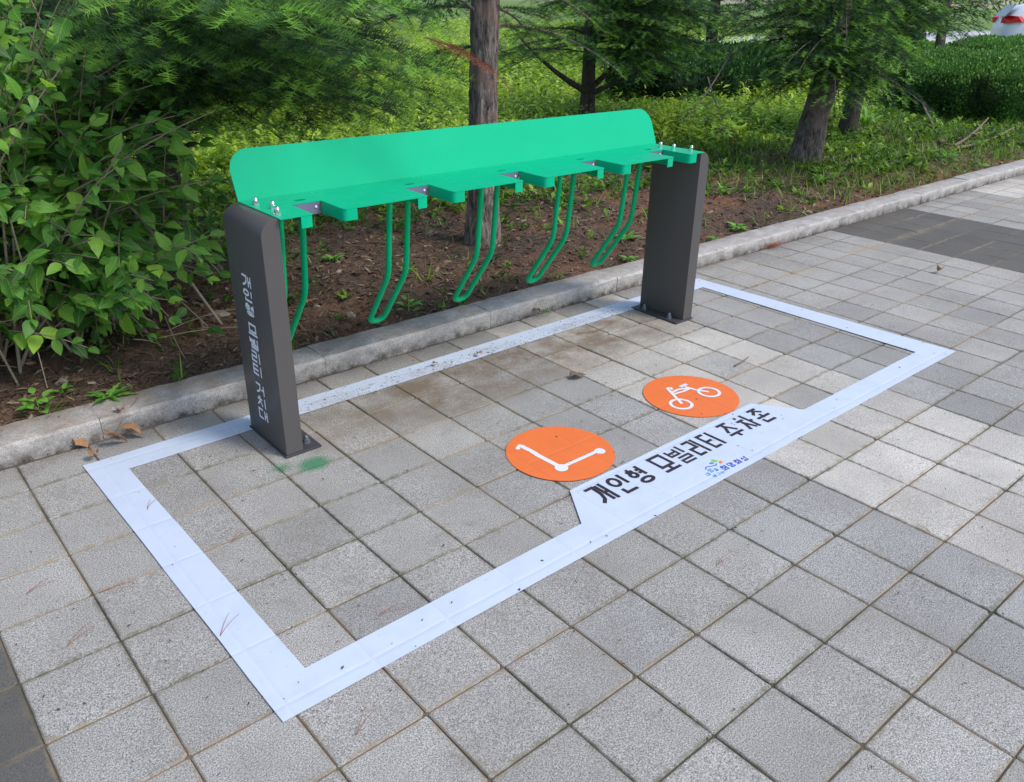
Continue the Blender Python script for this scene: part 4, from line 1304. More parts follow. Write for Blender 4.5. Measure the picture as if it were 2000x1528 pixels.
# ------------------------------------------------------------------ bed growth
def cover():
    N = 52000
    # rosettes of small broad leaves
    def density(x, y):
        d = sstep(2.2, 5.2, y + .10 * x)
        d = np.maximum(d, .75 * sstep(5.5, 9.5, x) * sstep(1.2, 2.0, y))
        patch = .5 + .5 * np.sin(1.9 * x + 1.1 * y) * np.sin(2.3 * y - .7 * x + 1)
        patch2 = .5 + .5 * np.sin(6.1 * x + 3) * np.sin(5.3 * y)
        nn = patch * .6 + patch2 * .25 + .15 * (.5 + .5 * np.sin(9.7 * x + 2.2 * y) * np.sin(8.9 * y))
        return np.clip(.012 + d * (.10 + .95 * sstep(.22, .62, nn)), 0, 1)
    def pts(n, far):
        # sample inside the camera's wedge of the bed, thinning with distance
        u = rng.random(n); a = rng.uniform(.03, 1.36, n)
        dmin, dmax = 3.2, far
        d = dmin * (dmax / dmin) ** (u ** .75)
        x = -0.33 + d * np.sin(a); y = -2.27 + d * np.cos(a)
        ok = (y > 1.19) & ~((x > 13.4) & (y < 2.4 + (x - 13.6) * .36))
        return x[ok], y[ok], d[ok]
    x, y, d = pts(46000, 26)
    dens = density(x, y)
    k = rng.random(len(x)) < dens
    x, y, d = x[k], y[k], d[k]
    T, F, UV = leaf_template(1, .5, 2, .15, .25, 0)
    n = len(x); per = 6
    X = np.repeat(x, per); Y = np.repeat(y, per); D = np.repeat(d, per)
    az = rng.uniform(0, 2 * np.pi, n * per)
    el = rng.uniform(.15, 1.0, n * per)
    L = rng.uniform(.022, .055, n * per) * (1 + .09 * D)
    h = np.repeat(rng.uniform(0, .05, n) * (1 + .12 * d), per) * rng.random(n * per)
    dirs = np.stack([np.cos(az) * np.cos(el), np.sin(az) * np.cos(el), np.sin(el)], 1)
    jx = rng.normal(0, .012, (n * per, 2))
    offs = np.stack([X + jx[:, 0], Y + jx[:, 1], terr(X, Y) + h], 1)
    Fm = frames(dirs, np.tile(UP, (n * per, 1)) + rng.normal(0, .3, (n * per, 3))) * L[:, None, None]
    green = np.repeat(rng.random(n) ** 1.3, per) * .62 + .18 * rng.random(n * per) - .04
    lit = sstep(2.2, 4.5, Y) * .22  # sunlight towards the back, painted as a lighter leaf tone
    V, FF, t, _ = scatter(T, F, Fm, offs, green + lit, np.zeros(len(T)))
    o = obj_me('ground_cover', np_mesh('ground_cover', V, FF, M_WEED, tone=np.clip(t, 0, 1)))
    tag(o, 'low broad-leaved weeds covering the earth behind the kerb', 'ground cover', kind='stuff')
    # grass blades (3-segment tapering)
    x, y, d = pts(60000, 30)
    dens = np.clip(density(x, y) * .8 + .06 * (np.sin(3.1 * x) * np.sin(4.7 * y) > .35) + .55 * sstep(5, 8, x) * (y < 4), 0, 1)
    k = rng.random(len(x)) < dens
    x, y, d = x[k], y[k], d[k]; n = len(x)
    per = 3
    X = np.repeat(x, per) + rng.normal(0, .02, n * per); Y = np.maximum(np.repeat(y, per) + rng.normal(0, .02, n * per), 1.18); D = np.repeat(d, per)
    BT = np.array([(0, -.5, 0), (0, .5, 0), (.5, -.38, .0), (.5, .38, 0), (1, 0, -.18)]); BF = np.array([(0, 1, 3), (0, 3, 2), (2, 3, 4)])
    az = rng.uniform(0, 2 * np.pi, n * per); el = rng.uniform(.3, 1.4, n * per)
    L = rng.uniform(.04, .13, n * per) * (1 + .05 * D); Wd = rng.uniform(.003, .0065, n * per) * (1 + .10 * D)
    dirs = np.stack([np.cos(az) * np.cos(el), np.sin(az) * np.cos(el), np.sin(el)], 1)
    Fm = frames(dirs, np.tile(UP, (n * per, 1)) + rng.normal(0, .2, (n * per, 3)))
    Fm = np.stack([Fm[:, :, 0] * L[:, None], Fm[:, :, 1] * Wd[:, None], Fm[:, :, 2] * L[:, None]], 2)
    offs = np.stack([X, Y, terr(X, Y) - .004], 1)
    V, FF, t, _ = scatter(BT, BF, Fm, offs, rng.random(n * per) * .9, np.zeros(5))
    o = obj_me('grass', np_mesh('grass', V, FF, M_GRASS, tone=np.clip(t, 0, 1)))
    tag(o, 'thin green grass growing through the planted bed', 'grass', kind='stuff')
    # tall weeds at the back of the bed, sunlight put into their tone
    n = 15000
    a = rng.uniform(.0, 1.20, n); dd = 8.0 * (7.5 ** (rng.random(n) ** 1.2))
    x = -.33 + dd * np.sin(a); y = -2.27 + dd * np.cos(a)
    ok = (y > 3.6) & ~((x > 10.5) & (y < 2.4 + (x - 9) * .5)) & (np.hypot(x - 14.0, y - 3.6) > 2.0)
    x, y, dd = x[ok], y[ok], dd[ok]
    pat = (np.sin(.9 * x + 2) * np.sin(1.1 * y + .5) + .35 * np.sin(3 * x) * np.sin(2.7 * y)) > -.35
    x, y, dd = x[pat], y[pat], dd[pat]; n = len(x); per = 9
    H = rng.uniform(.10, .42, n)
    X = np.repeat(x, per); Y = np.repeat(y, per); HH = np.repeat(H, per); tt = np.tile(np.linspace(.1, 1, per), n)
    az = rng.uniform(0, 2 * np.pi, n * per); el = rng.uniform(.1, 1.0, n * per)
    dirs = np.stack([np.cos(az) * np.cos(el), np.sin(az) * np.cos(el), np.sin(el)], 1)
    L = rng.uniform(.06, .14, n * per) * (1.15 - .5 * tt) * (1 + .035 * np.repeat(dd, per))
    T, F, UV = leaf_template(1, .26, 2, .1, .4, 0)
    Fm = frames(dirs, np.tile(UP, (n * per, 1)) + rng.normal(0, .2, (n * per, 3))) * L[:, None, None]
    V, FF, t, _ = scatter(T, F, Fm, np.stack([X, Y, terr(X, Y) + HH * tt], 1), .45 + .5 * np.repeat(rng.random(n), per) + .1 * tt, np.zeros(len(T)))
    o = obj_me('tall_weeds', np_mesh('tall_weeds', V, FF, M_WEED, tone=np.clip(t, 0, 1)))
    tag(o, 'tall bright green weeds in the sunlit back of the bed', 'weeds', kind='stuff')
    # brown litter: needles, twig bits, leaf fragments
    x, y, d = pts(80000, 13)
    k = rng.random(len(x)) < np.where(y < 3.5, .95, .4)
    x, y, d = x[k], y[k], d[k]; n = len(x)
    az = rng.uniform(0, 2 * np.pi, n)
    dirs = np.stack([np.cos(az), np.sin(az), rng.normal(0, .22, n)], 1)
    L = rng.uniform(.012, .06, n) * (1 + .04 * d); Wd = np.where(rng.random(n) < .25, rng.uniform(.008, .018, n), rng.uniform(.0018, .004, n)) * (1 + .05 * d)
    Wd = np.minimum(Wd, L * .6)
    Fm = frames(dirs, np.tile(UP, (n, 1)) + rng.normal(0, .4, (n, 3)))
    Fm = np.stack([Fm[:, :, 0] * L[:, None], Fm[:, :, 1] * Wd[:, None], Fm[:, :, 2] * L[:, None]], 2)
    LT = np.array([(-.5, -.3, 0), (-.5, .3, 0), (.05, .5, .05), (.05, -.5, .07), (.5, .1, 0), (.5, -.1, 0)]); LF = np.array([(0, 3, 2), (0, 2, 1), (3, 5, 4), (3, 4, 2)])
    tn = rng.random(n) ** 1.5
    V, FF, t, _ = scatter(LT, LF, Fm, np.stack([x, y, terr(x, y) + .004 + .006 * rng.random(n)], 1), tn, np.zeros(6))
    o = obj_me('leaf_litter', np_mesh('leaf_litter', V, FF, M_LITTER, tone=np.clip(t, 0, 1)))
    tag(o, 'dry needles and twig bits strewn over the brown soil', 'litter', kind='stuff')
    # small pebbles and crumbs of earth
    n = 7000
    a = rng.uniform(.03, 1.3, n); dd = rng.uniform(3.3, 8, n)
    x = -.33 + dd * np.sin(a); y = -2.27 + dd * np.cos(a); ok = y > 1.18; x, y, dd = x[ok], y[ok], dd[ok]; n = len(x)
    OT = np.array([(1, 0, 0), (-1, 0, 0), (0, 1, 0), (0, -1, 0), (0, 0, .7), (0, 0, -.7)]); OF = np.array([(0, 2, 4), (2, 1, 4), (1, 3, 4), (3, 0, 4), (2, 0, 5), (1, 2, 5), (3, 1, 5), (0, 3, 5)])
    sz = .003 + .009 * rng.random(n) ** 4
    Fm = frames(rng.normal(0, 1, (n, 3)), rng.normal(0, 1, (n, 3))) * sz[:, None, None] * rng.uniform(.6, 1.3, (n, 1, 3))
    V, FF, t, _ = scatter(OT, OF, Fm, np.stack([x, y, terr(x, y) + sz * .4], 1), rng.random(n), np.zeros(6))
    o = obj_me('soil_crumbs', np_mesh('soil_crumbs', V, FF, M_LITTER, tone=t * .8))
    tag(o, 'crumbs of earth and tiny pebbles on the bed', 'soil', kind='stuff')
cover()

# specks of debris on pavement, stickers and kerb
def specks():
    n = 2600
    x = rng.uniform(-.3, 7, n); y = rng.uniform(-2.2, .96, n)
    m = 900
    x2 = rng.uniform(.9, 3.15, m); y2 = .70 + rng.normal(0, .055, m); 
    m3 = 1500
    x3 = rng.uniform(-.2, 7.5, m3); y3 = rng.uniform(.93, .985, m3)
    m4 = 500
    x4 = rng.uniform(-.2, 8, m4); y4 = 1.16 - np.abs(rng.normal(0, .035, m4))
    X = np.concatenate([x, x2, x3, x4]); Y = np.concatenate([y, y2, y3, y4])
    Z = np.concatenate([np.full(n, .0062), np.full(m, .0062), np.full(m3, .004), np.full(m4, .088)])
    n = len(X); az = rng.uniform(0, 6.28, n)
    dirs = np.stack([np.cos(az), np.sin(az), rng.normal(0, .05, n)], 1)
    L = .003 + .010 * rng.random(n) ** 3 ; W_ = L * rng.uniform(.2, .6, n)
    Fm = frames(dirs, np.tile(UP, (n, 1)))
    Fm = np.stack([Fm[:, :, 0] * L[:, None], Fm[:, :, 1] * W_[:, None], Fm[:, :, 2] * L[:, None]], 2)
    LT = np.array([(-.5, -.3, 0), (-.5, .3, 0), (.05, .5, .15), (.05, -.5, .12), (.5, .1, 0), (.5, -.1, 0)]); LF = np.array([(0, 3, 2), (0, 2, 1), (3, 5, 4), (3, 4, 2)])
    V, FF, t, _ = scatter(LT, LF, Fm, np.stack([X, Y, Z], 1), rng.random(n) * .6, np.zeros(6))
    o = obj_me('debris', np_mesh('debris', V, FF, M_LITTER, tone=t))
    tag(o, 'tiny brown crumbs scattered over the pavers and vinyl', 'debris', kind='stuff')
specks()

# ------------------------------------------------------------------ single weeds near the kerb
def weed(name, x, y, n, L, w, el, label, group=None, serr=0.0, cat='weed', z=None, seed=0, stem=0.0):
    r = random.Random(seed)
    z = float(terr(x, y)) if z is None else z
    root = empty(name, (x, y, z), 0, label, cat, group)
    V, F, UV = leaf_template(1, w, 8 if serr else 5, .12, .35, serr, seed)
    me = np_mesh('leaf', V, F, M_WEEDOBJ, uv=UV, smooth=True)
    for i in range(n):
        az = i * 2.4 + r.uniform(-.3, .3); e = el * r.uniform(.5, 1.4)
        l = L * r.uniform(.65, 1.1)
        d = np.array([math.cos(az) * math.cos(e), math.sin(az) * math.cos(e), math.sin(e)])
        Fm = frames(d[None], UP[None])[0] * l
        o = obj_me('leaf', me, root)
        q = d * .006 + np.array([0, 0, stem * (i / max(1, n - 1))]) + np.array([math.cos(az), math.sin(az), 0]) * stem * .35
        o.matrix_local = Matrix([[Fm[a][b] for b in range(3)] + [q[a]] for a in range(3)] + [[0, 0, 0, 1]])
    if stem:
        P = np.array([(0, 0, -.01), (.003, .002, stem * .5), (0, 0, stem)])
        obj_me('stem', tubes_mesh('stem', [tube_arrays(P, [.002, .002, .0015], 5)], M_WEEDOBJ), root)
G1 = 'small weeds in the bed'
weed('dandelion', .41, 1.175, 13, .105, .26, .55, 'toothed dandelion rosette on the soil edge just left of the left post', serr=.35, seed=1)
weed('broadleaf_weed', .16, 1.25, 12, .055, .72, .6, 'clump of round-leaved weed near the kerb at the left edge', G1, seed=2, stem=.07)
weed('broadleaf_weed', .275, 1.345, 6, .045, .6, .6, 'small four-leaved weed between the dandelion and the round-leaved clump', G1, seed=3, stem=.02)
weed('broadleaf_weed', 2.0, 1.30, 12, .065, .5, .6, 'leafy weed seen inside the second wheel hook from the left', G1, seed=4, stem=.06)
weed('broadleaf_weed', 2.27, 1.70, 8, .06, .38, .9, 'upright narrow-leaved weed right of the second wheel hook', G1, seed=5, stem=.03)
weed('broadleaf_weed', 3.98, 1.51, 11, .09, .34, .6, 'large-leaved weed at the foot of the inner face of the right post', G1, seed=6, stem=.02)
weed('broadleaf_weed', 3.68, 1.22, 9, .06, .5, .5, 'weed by the kerb under the farthest wheel hook', G1, seed=7, stem=.02)
weed('broadleaf_weed', 5.7, 1.97, 8, .09, .32, .9, 'upright weed right of the right post, higher up the bed', G1, seed=8, stem=.06)
weed('broadleaf_weed', 4.97, 1.29, 14, .085, .42, .6, 'dense weed tuft against the kerb right of the right post', G1, seed=9, stem=.03)
weed('broadleaf_weed', 4.57, 1.20, 8, .06, .4, .6, 'small weed on the kerb edge next to the dense tuft', G1, seed=10, stem=.01)
weed('broadleaf_weed', 2.06, 2.22, 9, .07, .5, .6, 'weed with broad leaves seen between the left post and first hook', G1, seed=11, stem=.02)
weed('broadleaf_weed', 2.65, 3.0, 9, .08, .45, .7, 'pale green weed deep in the bed under the left half of the shelf', G1, seed=12, stem=.03)
weed('broadleaf_weed', 6.9, 1.75, 12, .11, .36, .6, 'big-leaved weed in front of the leaning trunk', G1, seed=13, stem=.03)
weed('broadleaf_weed', 9.2, 1.6, 12, .12, .3, .8, 'light green clump near the fallen branch', G1, seed=14, stem=.05)
weed('bright_weed', 11.0, 3.5, 16, .32, .16, 1.0, 'tall bright clump of strap leaves beside the upright dark fir', seed=16, cat='plant')
def tuft(x, y, z, n, L, label, seed):
    r = random.Random(seed); V, F = [], []
    for i in range(n):
        az = r.uniform(0, 6.28); e = r.uniform(.5, 1.4); l = L * r.uniform(.6, 1.1); w = .0022
        d = Vector((math.cos(az) * math.cos(e), math.sin(az) * math.cos(e), math.sin(e))); s = Vector((-math.sin(az), math.cos(az), 0)) * w
        o = len(V); q = Vector((r.gauss(0, .012), r.gauss(0, .012), 0))
        for k in range(5):
            t = k / 4; p = q + d * l * t + Vector((math.cos(az), math.sin(az), -1)) * l * .35 * t * t
            V += [tuple(p - s * (1 - t * .9)), tuple(p + s * (1 - t * .9))]
        F += [(o + 2 * k, o + 2 * k + 1, o + 2 * k + 3, o + 2 * k + 2) for k in range(4)]
    me = np_mesh('grass_tuft', np.array(V), np.array(F), M_GRASS, tone=np.full(len(V), .45))
    o = obj_me('grass_tuft', me); o.location = (x, y, z)
    tag(o, label, 'grass tuft', 'grass tufts along the kerb')
tuft(2.10, .978, .0, 7, .12, 'few long arching blades rising over the kerb face under the rack', 1)
tuft(2.72, .975, .0, 22, .045, 'short green tuft in the gap between pavers and kerb, near the right post', 2)
tuft(1.25, 1.20, .07, 26, .10, 'grass tuft behind the kerb, right of the left post', 3)
tuft(3.05, 1.22, .07, 24, .08, 'grass tuft behind the kerb below the fourth wheel hook', 4)
tuft(.20, 1.19, .07, 12, .09, 'thin blades drooping over the kerb left of the dandelion', 5)

# ------------------------------------------------------------------ rocks, leaves, sticks
def rock(x, y, s, label, seed, z=None, sc=(1.3, .8, .55)):
    bm = bmesh.new()
    bmesh.ops.create_icosphere(bm, subdivisions=2, radius=s)
    r = random.Random(seed)
    ph = [r.uniform(0, 6) for _ in range(6)]
    for v in bm.verts:
        n = v.co.normalized()
        k = 1 + .18 * math.sin(3 * n.x + ph[0]) * math.sin(4 * n.y + ph[1]) + .12 * math.sin(6 * n.z + ph[2] + 3 * n.x) + r.uniform(-.04, .04)
        v.co = Vector((v.co.x * k * sc[0], v.co.y * k * sc[1], v.co.z * k * sc[2]))
    o = bm_obj('stone', bm, M_ROCK)
    o.location = (x, y, (float(terr(x, y)) if z is None else z) + s * sc[2] * .3)
    o.rotation_euler = (0, 0, r.uniform(0, 3))
    tag(o, label, 'stone', 'stones lying on the soil')
rock(1.127, 1.75, .050, 'flat tan stone on the soil left of the left post, the lower one', 1, sc=(1.1, .7, .45))
rock(1.385, 2.34, .050, 'tan stone higher up the soil left of the left post', 2, sc=(1.3, .6, .5))
rock(1.72, 1.43, .028, 'flat brownish stone seen between first and second hooks', 3)
rock(1.95, 1.95, .020, 'dark grey pebble right above the flat brownish stone', 4)
rock(2.95, 2.45, .030, 'round grey stone left of the peeling trunk foot', 5, sc=(1, .9, .7))
rock(1.85, 2.55, .045, 'large brown-grey stone behind the first hook', 6)
rock(1.62, 1.62, .016, 'small white pebble just right of the left post', 7)
rock(.30, 1.45, .022, 'pinkish stone at the left edge near the round-leaved weed', 8)

def dry_leaf(x, y, L, rz, label, z=.006, seed=0, curl=.5, name='dead_leaf', mat=None, group='dead brown leaves on the ground'):
    r = random.Random(seed)
    V, F, UV = leaf_template(1, .6, 7, .35, curl, .12, seed)
    V = V.copy()
    V[:, 2] += .12 * np.sin(V[:, 0] * 7 + seed) * np.abs(V[:, 1]) * 3
    V *= L
    V[:, 2] -= V[:, 2].min()
    me = np_mesh(name, V, F, mat or M_DRY, smooth=True)
    o = obj_me(name, me); o.location = (x, y, z); o.rotation_euler = (r.uniform(-.1, .1), r.uniform(-.1, .1), rz)
    sm = o.modifiers.new('thick', 'SOLIDIFY'); sm.thickness = .0008
    tag(o, label, 'dead leaf', group)
dry_leaf(.30, .86, .085, .3, 'tan curled dead leaf against the kerb, left of the left post', seed=1, curl=.7)
dry_leaf(.245, .93, .075, 2.0, 'brown crumpled leaf touching the kerb face, leftmost of its cluster', seed=2, curl=-.5)
dry_leaf(.37, .93, .09, -.6, 'grey-brown leaf at the right end of the cluster by the kerb', seed=3)
dry_leaf(.23, .80, .06, 1.0, 'small orange-brown leaf nearest the white vinyl corner', seed=4)
dry_leaf(.40, .985, .06, 1.3, 'brown dead leaf leaning up on the kerb face', z=.05, seed=5, curl=.8)
dry_leaf(5.249, -.126, .07, .6, 'lone reddish-brown dead leaf on the pavers at the far right', seed=6)
dry_leaf(2.17, .215, .085, -.35, 'flat grey-brown bark flake lying between the two orange discs and the rack', seed=7, curl=.05, name='bark_flake', mat=M_TWIG)
dry_leaf(2.62, .955, .06, .4, 'orange-brown leaf in the gap by the kerb under the rack', seed=8)
dry_leaf(1.75, .72, .035, .4, 'small brown leaf bit on the back vinyl strip, middle', z=.008, seed=9)
dry_leaf(2.0, .67, .04, 1.4, 'dark leaf bit on the back vinyl strip, right of the middle one', z=.008, seed=10)
dry_leaf(1.55, 1.62, .07, .2, 'pale brown leaf on the soil between first and second hook', z=float(terr(1.55, 1.62)) + .004, seed=11)
dry_leaf(.10, 1.75, .08, .9, 'crisp dead leaf on the soil under the leafy shrub', z=float(terr(.1, 1.75)) + .004, seed=12)
dry_leaf(.55, 1.72, .07, 2.4, 'grey curled leaf on the soil below the shrub tips', z=float(terr(.55, 1.72)) + .004, seed=13)
dry_leaf(5.35, 1.75, .08, 1.2, 'brown leaf on the weeds right of the right post', z=float(terr(5.35, 1.75)) + .03, seed=14)

def sticks(name, pts_list, rad, mat, label, cat, group=None, parent=None):
    o = obj_me(name, tubes_mesh(name, [tube_arrays(np.array(P), np.linspace(rad, rad * .5, len(P)), 5) for P in pts_list], mat))
    return tag(o, label, cat, group)
GP = 'brown pine needles on the ground'
def pine(x, y, L, a, label, z=.0065):
    sticks('pine_needles', [curve_pts((x, y, z), (x + L * math.cos(a + s), y + L * math.sin(a + s), z + .001), 5, (.004 * s, .004, .002)) for s in (-.16, .16)], .0009, M_NEEDLE, label, 'pine needles', GP)
pine(.215, -.415, .095, .75, 'forked red-brown needle pair on the left white strip near its front corner')
pine(.275, .345, .06, .9, 'needle pair on the left white strip near the left post')
pine(-.12, -.19, .09, .55, 'needle pair on pavers left of the white strip')
pine(.02, -.01, .10, -.3, 'needle pair flat on a paver left of the white strip, higher up')
pine(.42, -.02, .07, .6, 'needle pair on the pavers just inside the white frame')
pine(-.15, .12, .08, .3, 'needle pair caught in a paver joint at the far left')
pine(1.44, -.56, .07, 1.4, 'needle pair at the left end of the lettered panel')
pine(1.55, -1.10, .06, .1, 'needle pair at a joint crossing in front of the lettered strip')
pine(.60, -.62, .08, -.15, 'needle pair in a joint inside the front left corner of the frame')
pine(2.25, -1.45, .05, 1.2, 'needle bits in a joint at the lower right of the frame')
pine(.33, -.95, .09, .6, 'curved needle just outside the front corner of the white frame')
sticks('pine_needle_clump', [curve_pts((4.92 + random.gauss(0, .03), .95 + random.gauss(0, .01), .006), (4.92 + random.gauss(0, .07), .93 + random.gauss(0, .04), .03), 4, (0, 0, .01)) for _ in range(45)], .0016, M_NEEDLE, 'orange-brown clump of needles against the kerb face at the right', 'pine needles')
sticks('twig', [[(2.90, -.19, .009), (2.97, -.185, .011), (3.05, -.165, .009)]], .0045, M_TWIG, 'short brown twig on the pale pavers above the bicycle disc', 'twig', 'twigs on the pavers')
sticks('twig', [[(.36, .955, .02), (.42, 1.0, .07), (.50, 1.06, .10)]], .002, M_TWIG, 'thin leaf stalk leaning on the kerb above the dead leaf cluster', 'twig', 'twigs on the pavers')
sticks('twig', [[(2.60, .60, .009), (2.70, .56, .011), (2.80, .57, .009)]], .003, M_TWIG, 'dark twig bit near the base plate of the right post', 'twig', 'twigs on the pavers')
sticks('fallen_branch', [[(13.0, 3.8, .42), (11.8, 3.1, .30), (10.75, 2.45, .18), (10.1, 2.1, .15), (9.75, 1.72, .15)], curve_pts((9.9, 1.85, .15), (11.1, 2.0, .36), 6, (0, 0, -.04)), curve_pts((9.8, 1.78, .15), (11.3, 1.75, .26), 6, (0, 0, -.05)), curve_pts((10.1, 2.1, .15), (10.9, 1.95, .22), 5, (0, 0, -.02))],
       .020, M_TWIG, 'bare fallen branch lying on the grass in front of the round hedge', 'branch')
sticks('soil_stick', [[(1.0, 1.62, .10), (1.03, 1.75, .115), (1.05, 1.9, .12)]], .010, M_TWIG, 'short thick stick on the soil left of the left post', 'twig')
sticks('long_cane', [curve_pts((.0, 1.82, .16), (.95, 2.02, .17), 6, (0, 0, .03))], .003, M_TWIGL, 'long pale cane lying under the leafy shrub', 'twig')

# ------------------------------------------------------------------ hedges
def hedge(name, c, rx, ry, H, rot, n, label, tone0, leaf=.034):
    root = empty(name, (c[0], c[1], .08), rot, label, 'hedge', 'clipped hedges at the right')
    # solid core filling the leaf shell, inner shade put into its colour
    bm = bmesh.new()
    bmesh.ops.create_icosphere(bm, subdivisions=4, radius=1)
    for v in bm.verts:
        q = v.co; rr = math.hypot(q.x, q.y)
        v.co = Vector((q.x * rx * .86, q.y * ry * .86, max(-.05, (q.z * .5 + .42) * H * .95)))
    bm_obj('shade_core', bm, simple(name + '_core', (.02, .035, .015), .95), root, True)
    u = rng.uniform(0, 2 * np.pi, n); w = rng.random(n)
    rr = np.sqrt(rng.random(n)) ; 
    topm = rng.random(n) < .55
    bump = 1 + .07 * np.sin(5 * u + 1) + .05 * np.sin(11 * u)
    rad = np.where(topm, rr, 1.0) * bump
    # superellipse profile
    z = np.where(topm, H * (1 - rad.clip(0, 1) ** 5 * .35), H * rng.uniform(.03, .82, n))
    side = ~topm
    rad = np.where(side, bump * (1.0 - .10 * (z / H) ** 3 - .06 * (1 - z / H)), rad)
    X = rx * rad * np.cos(u); Y = ry * rad * np.sin(u)
    Z = z + rng.normal(0, .03, n) + .06 * np.sin(3 * X + 1) * np.sin(4 * Y)
    nor = nrm(np.stack([np.cos(u) * side, np.sin(u) * side, .35 + topm * 1.0], 1) + rng.normal(0, .45, (n, 3)))
    T, F, UV = leaf_template(1, .38, 1, 0, 0, 0)
    T = np.array([(0, 0, 0), (.45, -.34, .03), (1, 0, 0), (.45, .34, .03)]); F = np.array([(0, 1, 2, 3)])
    L = rng.uniform(.6, 1.4, n) * leaf
    Fm = frames(nor, rng.normal(0, 1, (n, 3))) * L[:, None, None]
    tone = tone0 + .35 * rng.random(n) + .28 * topm * (rng.random(n) > .3)  # top leaves raised in tone to stand for light from above
    V, FF, t, _ = scatter(T, F, Fm, np.stack([X, Y, Z], 1) + rng.normal(0, .02, (n, 3)), tone, np.zeros(4))
    obj_me('leaves', np_mesh('leaves', V, FF, M_HEDGE, tone=np.clip(t, 0, 1)), root)['kind'] = 'stuff'
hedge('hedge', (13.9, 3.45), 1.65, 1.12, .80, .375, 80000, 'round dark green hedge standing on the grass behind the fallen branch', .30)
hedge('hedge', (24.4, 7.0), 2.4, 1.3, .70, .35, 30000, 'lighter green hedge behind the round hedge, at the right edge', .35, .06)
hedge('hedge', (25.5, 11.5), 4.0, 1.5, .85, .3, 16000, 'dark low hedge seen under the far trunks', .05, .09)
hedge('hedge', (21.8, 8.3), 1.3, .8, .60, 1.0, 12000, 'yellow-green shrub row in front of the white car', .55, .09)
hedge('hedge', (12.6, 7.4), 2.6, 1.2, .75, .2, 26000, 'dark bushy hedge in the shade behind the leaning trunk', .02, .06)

# ------------------------------------------------------------------ far bushes closing the view
def bush(x, y, R, H, n, mat, label, tone, seed):
    r = np.random.default_rng(seed)
    root = empty('bush', (x, y, .1), 0, label, 'bush', 'bushes at the far end of the park')
    m = 14; C = r.normal(0, 1, (m, 3)); C[:, :2] *= R * .45; C[:, 2] = np.abs(C[:, 2]) * H * .3 + H * .35
    k = r.integers(0, m, n)
    d = nrm(r.normal(0, 1, (n, 3))); rad = r.uniform(.6, 1.05, n) * R * .42
    P = C[k] + d * rad[:, None] * np.array([1, 1, .75]); P[:, 2] = np.maximum(P[:, 2], .03)
    T = np.array([(0, 0, 0), (.45, -.3, .03), (1, 0, 0), (.45, .3, .03)]); F = np.array([(0, 1, 2, 3)])
    L = r.uniform(.12, .3, n)
    Fm = frames(nrm(d + r.normal(0, .6, (n, 3))), r.normal(0, 1, (n, 3))) * L[:, None, None]
    V, FF, t, _ = scatter(T, F, Fm, P, tone + .4 * r.random(n), np.zeros(4))
    obj_me('leaves', np_mesh('leaves', V, FF, mat, tone=np.clip(t, 0, 1)), root)['kind'] = 'stuff'
    P = [curve_pts((r.normal(0, .1), r.normal(0, .1), -.1), tuple(C[i] * .9), 5, (0, 0, 0)) for i in range(6)]
    obj_me('stems', tubes_mesh('stems', [tube_arrays(p, [.05, .04, .03, .02, .015], 6) for p in P], M_BARKD), root)
FB = [(34, 30, 4.5, 4.5, 'wide bush far behind the middle of the rack'), (24, 33, 4, 5, 'tall bush far behind the peeling trunk'), (14, 34, 4.5, 5, 'tall dark bush at the far end left of the peeling trunk'),
      (5, 30, 4, 4.5, 'far bush beyond the big left fir'), (44, 24, 4.5, 5, 'far bush beyond the leaning trunk'), (50, 14, 4, 6, 'far bush behind the white car'), (48, 8, 4, 6, 'far leafy bush at the right edge beyond the car'), (-3, 25, 4, 4.5, 'far bush at the left beyond the leafy shrub'),
      (41, 34, 4, 4, 'low far bush between two taller ones'), (60, 20, 5, 6, 'farthest bush behind the upright dark fir')]
for i, (x, y, R, H, lab) in enumerate(FB):
    bush(x, y, R, H, 2600, M_WEED if i % 3 == 0 else M_HEDGE, lab, .25 if i % 3 == 0 else .15, 100 + i)

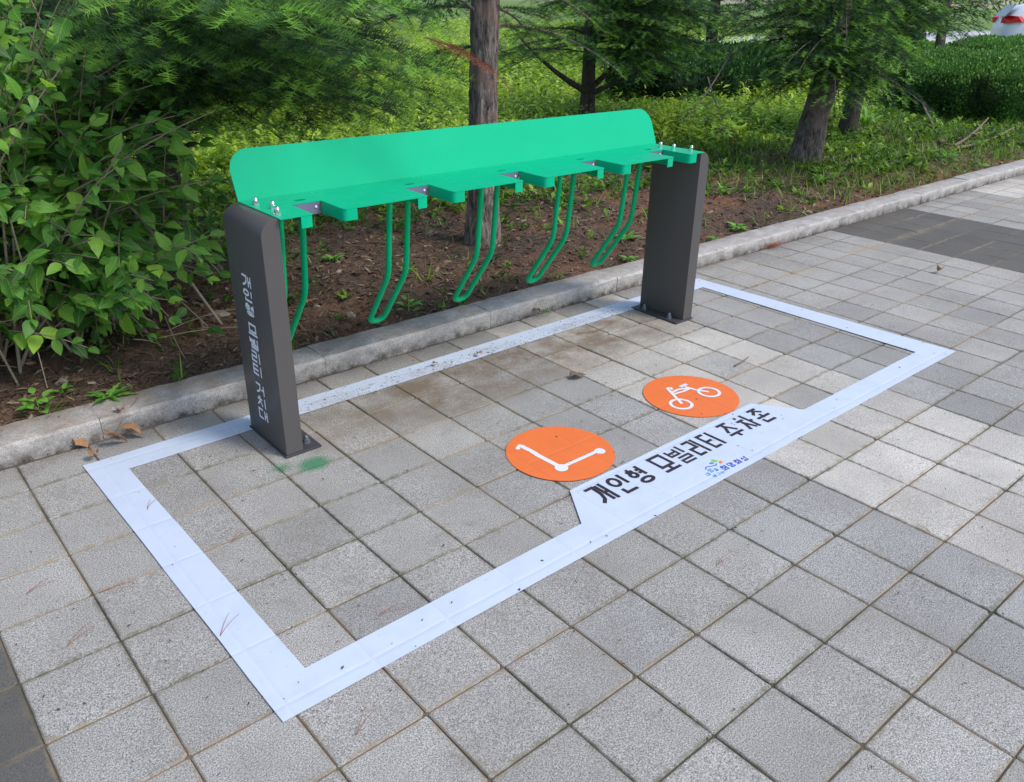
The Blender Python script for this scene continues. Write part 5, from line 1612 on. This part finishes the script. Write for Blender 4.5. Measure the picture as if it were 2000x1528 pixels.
# ------------------------------------------------------------------ white car
def car():
    root = empty('parked_car', (27.4, 8.5, .20), math.radians(-56), 'white hatchback with red tail lamp parked beyond the hedges, right edge', 'car')
    # body lofted from rear (x=0) to front (x=4.3); y half width, z profile
    secs = [(0.0, .62, .42, .86, .50, .90), (.08, .80, .30, 1.02, .60, 1.10), (.35, .87, .22, 1.06, .62, 1.46), (.9, .89, .20, 1.05, .64, 1.53), (1.9, .90, .20, 1.02, .66, 1.55), (2.7, .90, .20, .98, .66, 1.44), (3.2, .89, .20, .94, .70, 1.0), (3.9, .86, .22, .86, .66, .90), (4.25, .72, .30, .72, .55, .76)]
    bm = bmesh.new(); rings = []
    for (x, w, zb, zs, wr, zr) in secs:
        half = [(0, zb), (w * .8, zb), (w, zb + .14), (w * 1.01, (zb + zs) / 2), (w * .97, zs), (wr + .03, zr - .06), (wr * .8, zr), (0, zr + .01)]
        ring = [(y, z) for y, z in half] + [(-y, z) for y, z in reversed(half[1:-1])]
        rings.append([bm.verts.new((x, y, z)) for y, z in ring])
    m = len(rings[0])
    for a, b in zip(rings, rings[1:]):
        for i in range(m): bm.faces.new((a[i], a[(i + 1) % m], b[(i + 1) % m], b[i]))
    bm.faces.new(rings[0]); bm.faces.new(list(reversed(rings[-1])))
    body = bm_obj('body', bm, M_CARW, root, True)
    ss = body.modifiers.new('sub', 'SUBSURF'); ss.levels = 1; ss.render_levels = 2
    for sx, nm in ((.92, 'rear'), (3.35, 'front')):
        for sg in (-1, 1):
            bm = bmesh.new(); c = bmesh.ops.create_cone(bm, cap_ends=True, segments=28, radius1=.31, radius2=.31, depth=.2)
            bmesh.ops.rotate(bm, verts=bm.verts, matrix=Matrix.Rotation(math.pi / 2, 3, 'X')); bmesh.ops.translate(bm, vec=(sx, sg * .83, .31), verts=bm.verts)
            w = bm_obj('wheel', bm, M_TYRE, root)
            bm = bmesh.new(); bmesh.ops.create_cone(bm, cap_ends=True, segments=24, radius1=.2, radius2=.18, depth=.02)
            bmesh.ops.rotate(bm, verts=bm.verts, matrix=Matrix.Rotation(math.pi / 2, 3, 'X')); bmesh.ops.translate(bm, vec=(sx, sg * .94, .31), verts=bm.verts)
            bm_obj('rim', bm, M_RIM, w)
            bm = bmesh.new()   # wheel arch lip
            pts = [(sx + .37 * math.cos(a), .31 + .37 * math.sin(a)) for a in np.linspace(-.1, math.pi + .1, 16)]
            vv, ff = strip(pts, .07)
            vs = [bm.verts.new((a[0], sg * .905, a[1])) for a in vv]
            for f in ff: bm.faces.new([vs[i] for i in f])
            bm_obj('wheel_arch', bm, M_TYRE, root)
    for sg in (-1, 1):
        V = [(-.03, sg * .50, .98), (.06, sg * .84, 1.0), (.42, sg * .905, 1.02), (.30, sg * .885, 1.16), (.08, sg * .80, 1.18), (-.02, sg * .56, 1.12)]
        V2 = [(x + .12, y * .9, z) for x, y, z in V]
        bm = bmesh.new(); A = [bm.verts.new(v) for v in V]; B = [bm.verts.new(v) for v in V2]
        bm.faces.new(A); bm.faces.new(list(reversed(B)))
        for i in range(6): bm.faces.new((A[i], B[i], B[(i + 1) % 6], A[(i + 1) % 6]))
        bm_obj('tail_lamp', bm, M_LAMP, root)
        bm = bmesh.new()
        vs = [bm.verts.new(v) for v in ((.7, sg * .90, 1.08), (2.9, sg * .90, 1.04), (2.5, sg * .73, 1.44), (.8, sg * .72, 1.46))]
        bm.faces.new(vs); bm_obj('side_window', bm, M_GLASS, root)
    bm = bmesh.new(); vs = [bm.verts.new(v) for v in ((.02, -.62, 1.16), (.02, .62, 1.16), (.27, .52, 1.46), (.27, -.52, 1.46))]
    bm.faces.new(vs); bm_obj('rear_window', bm, M_GLASS, root)
car()
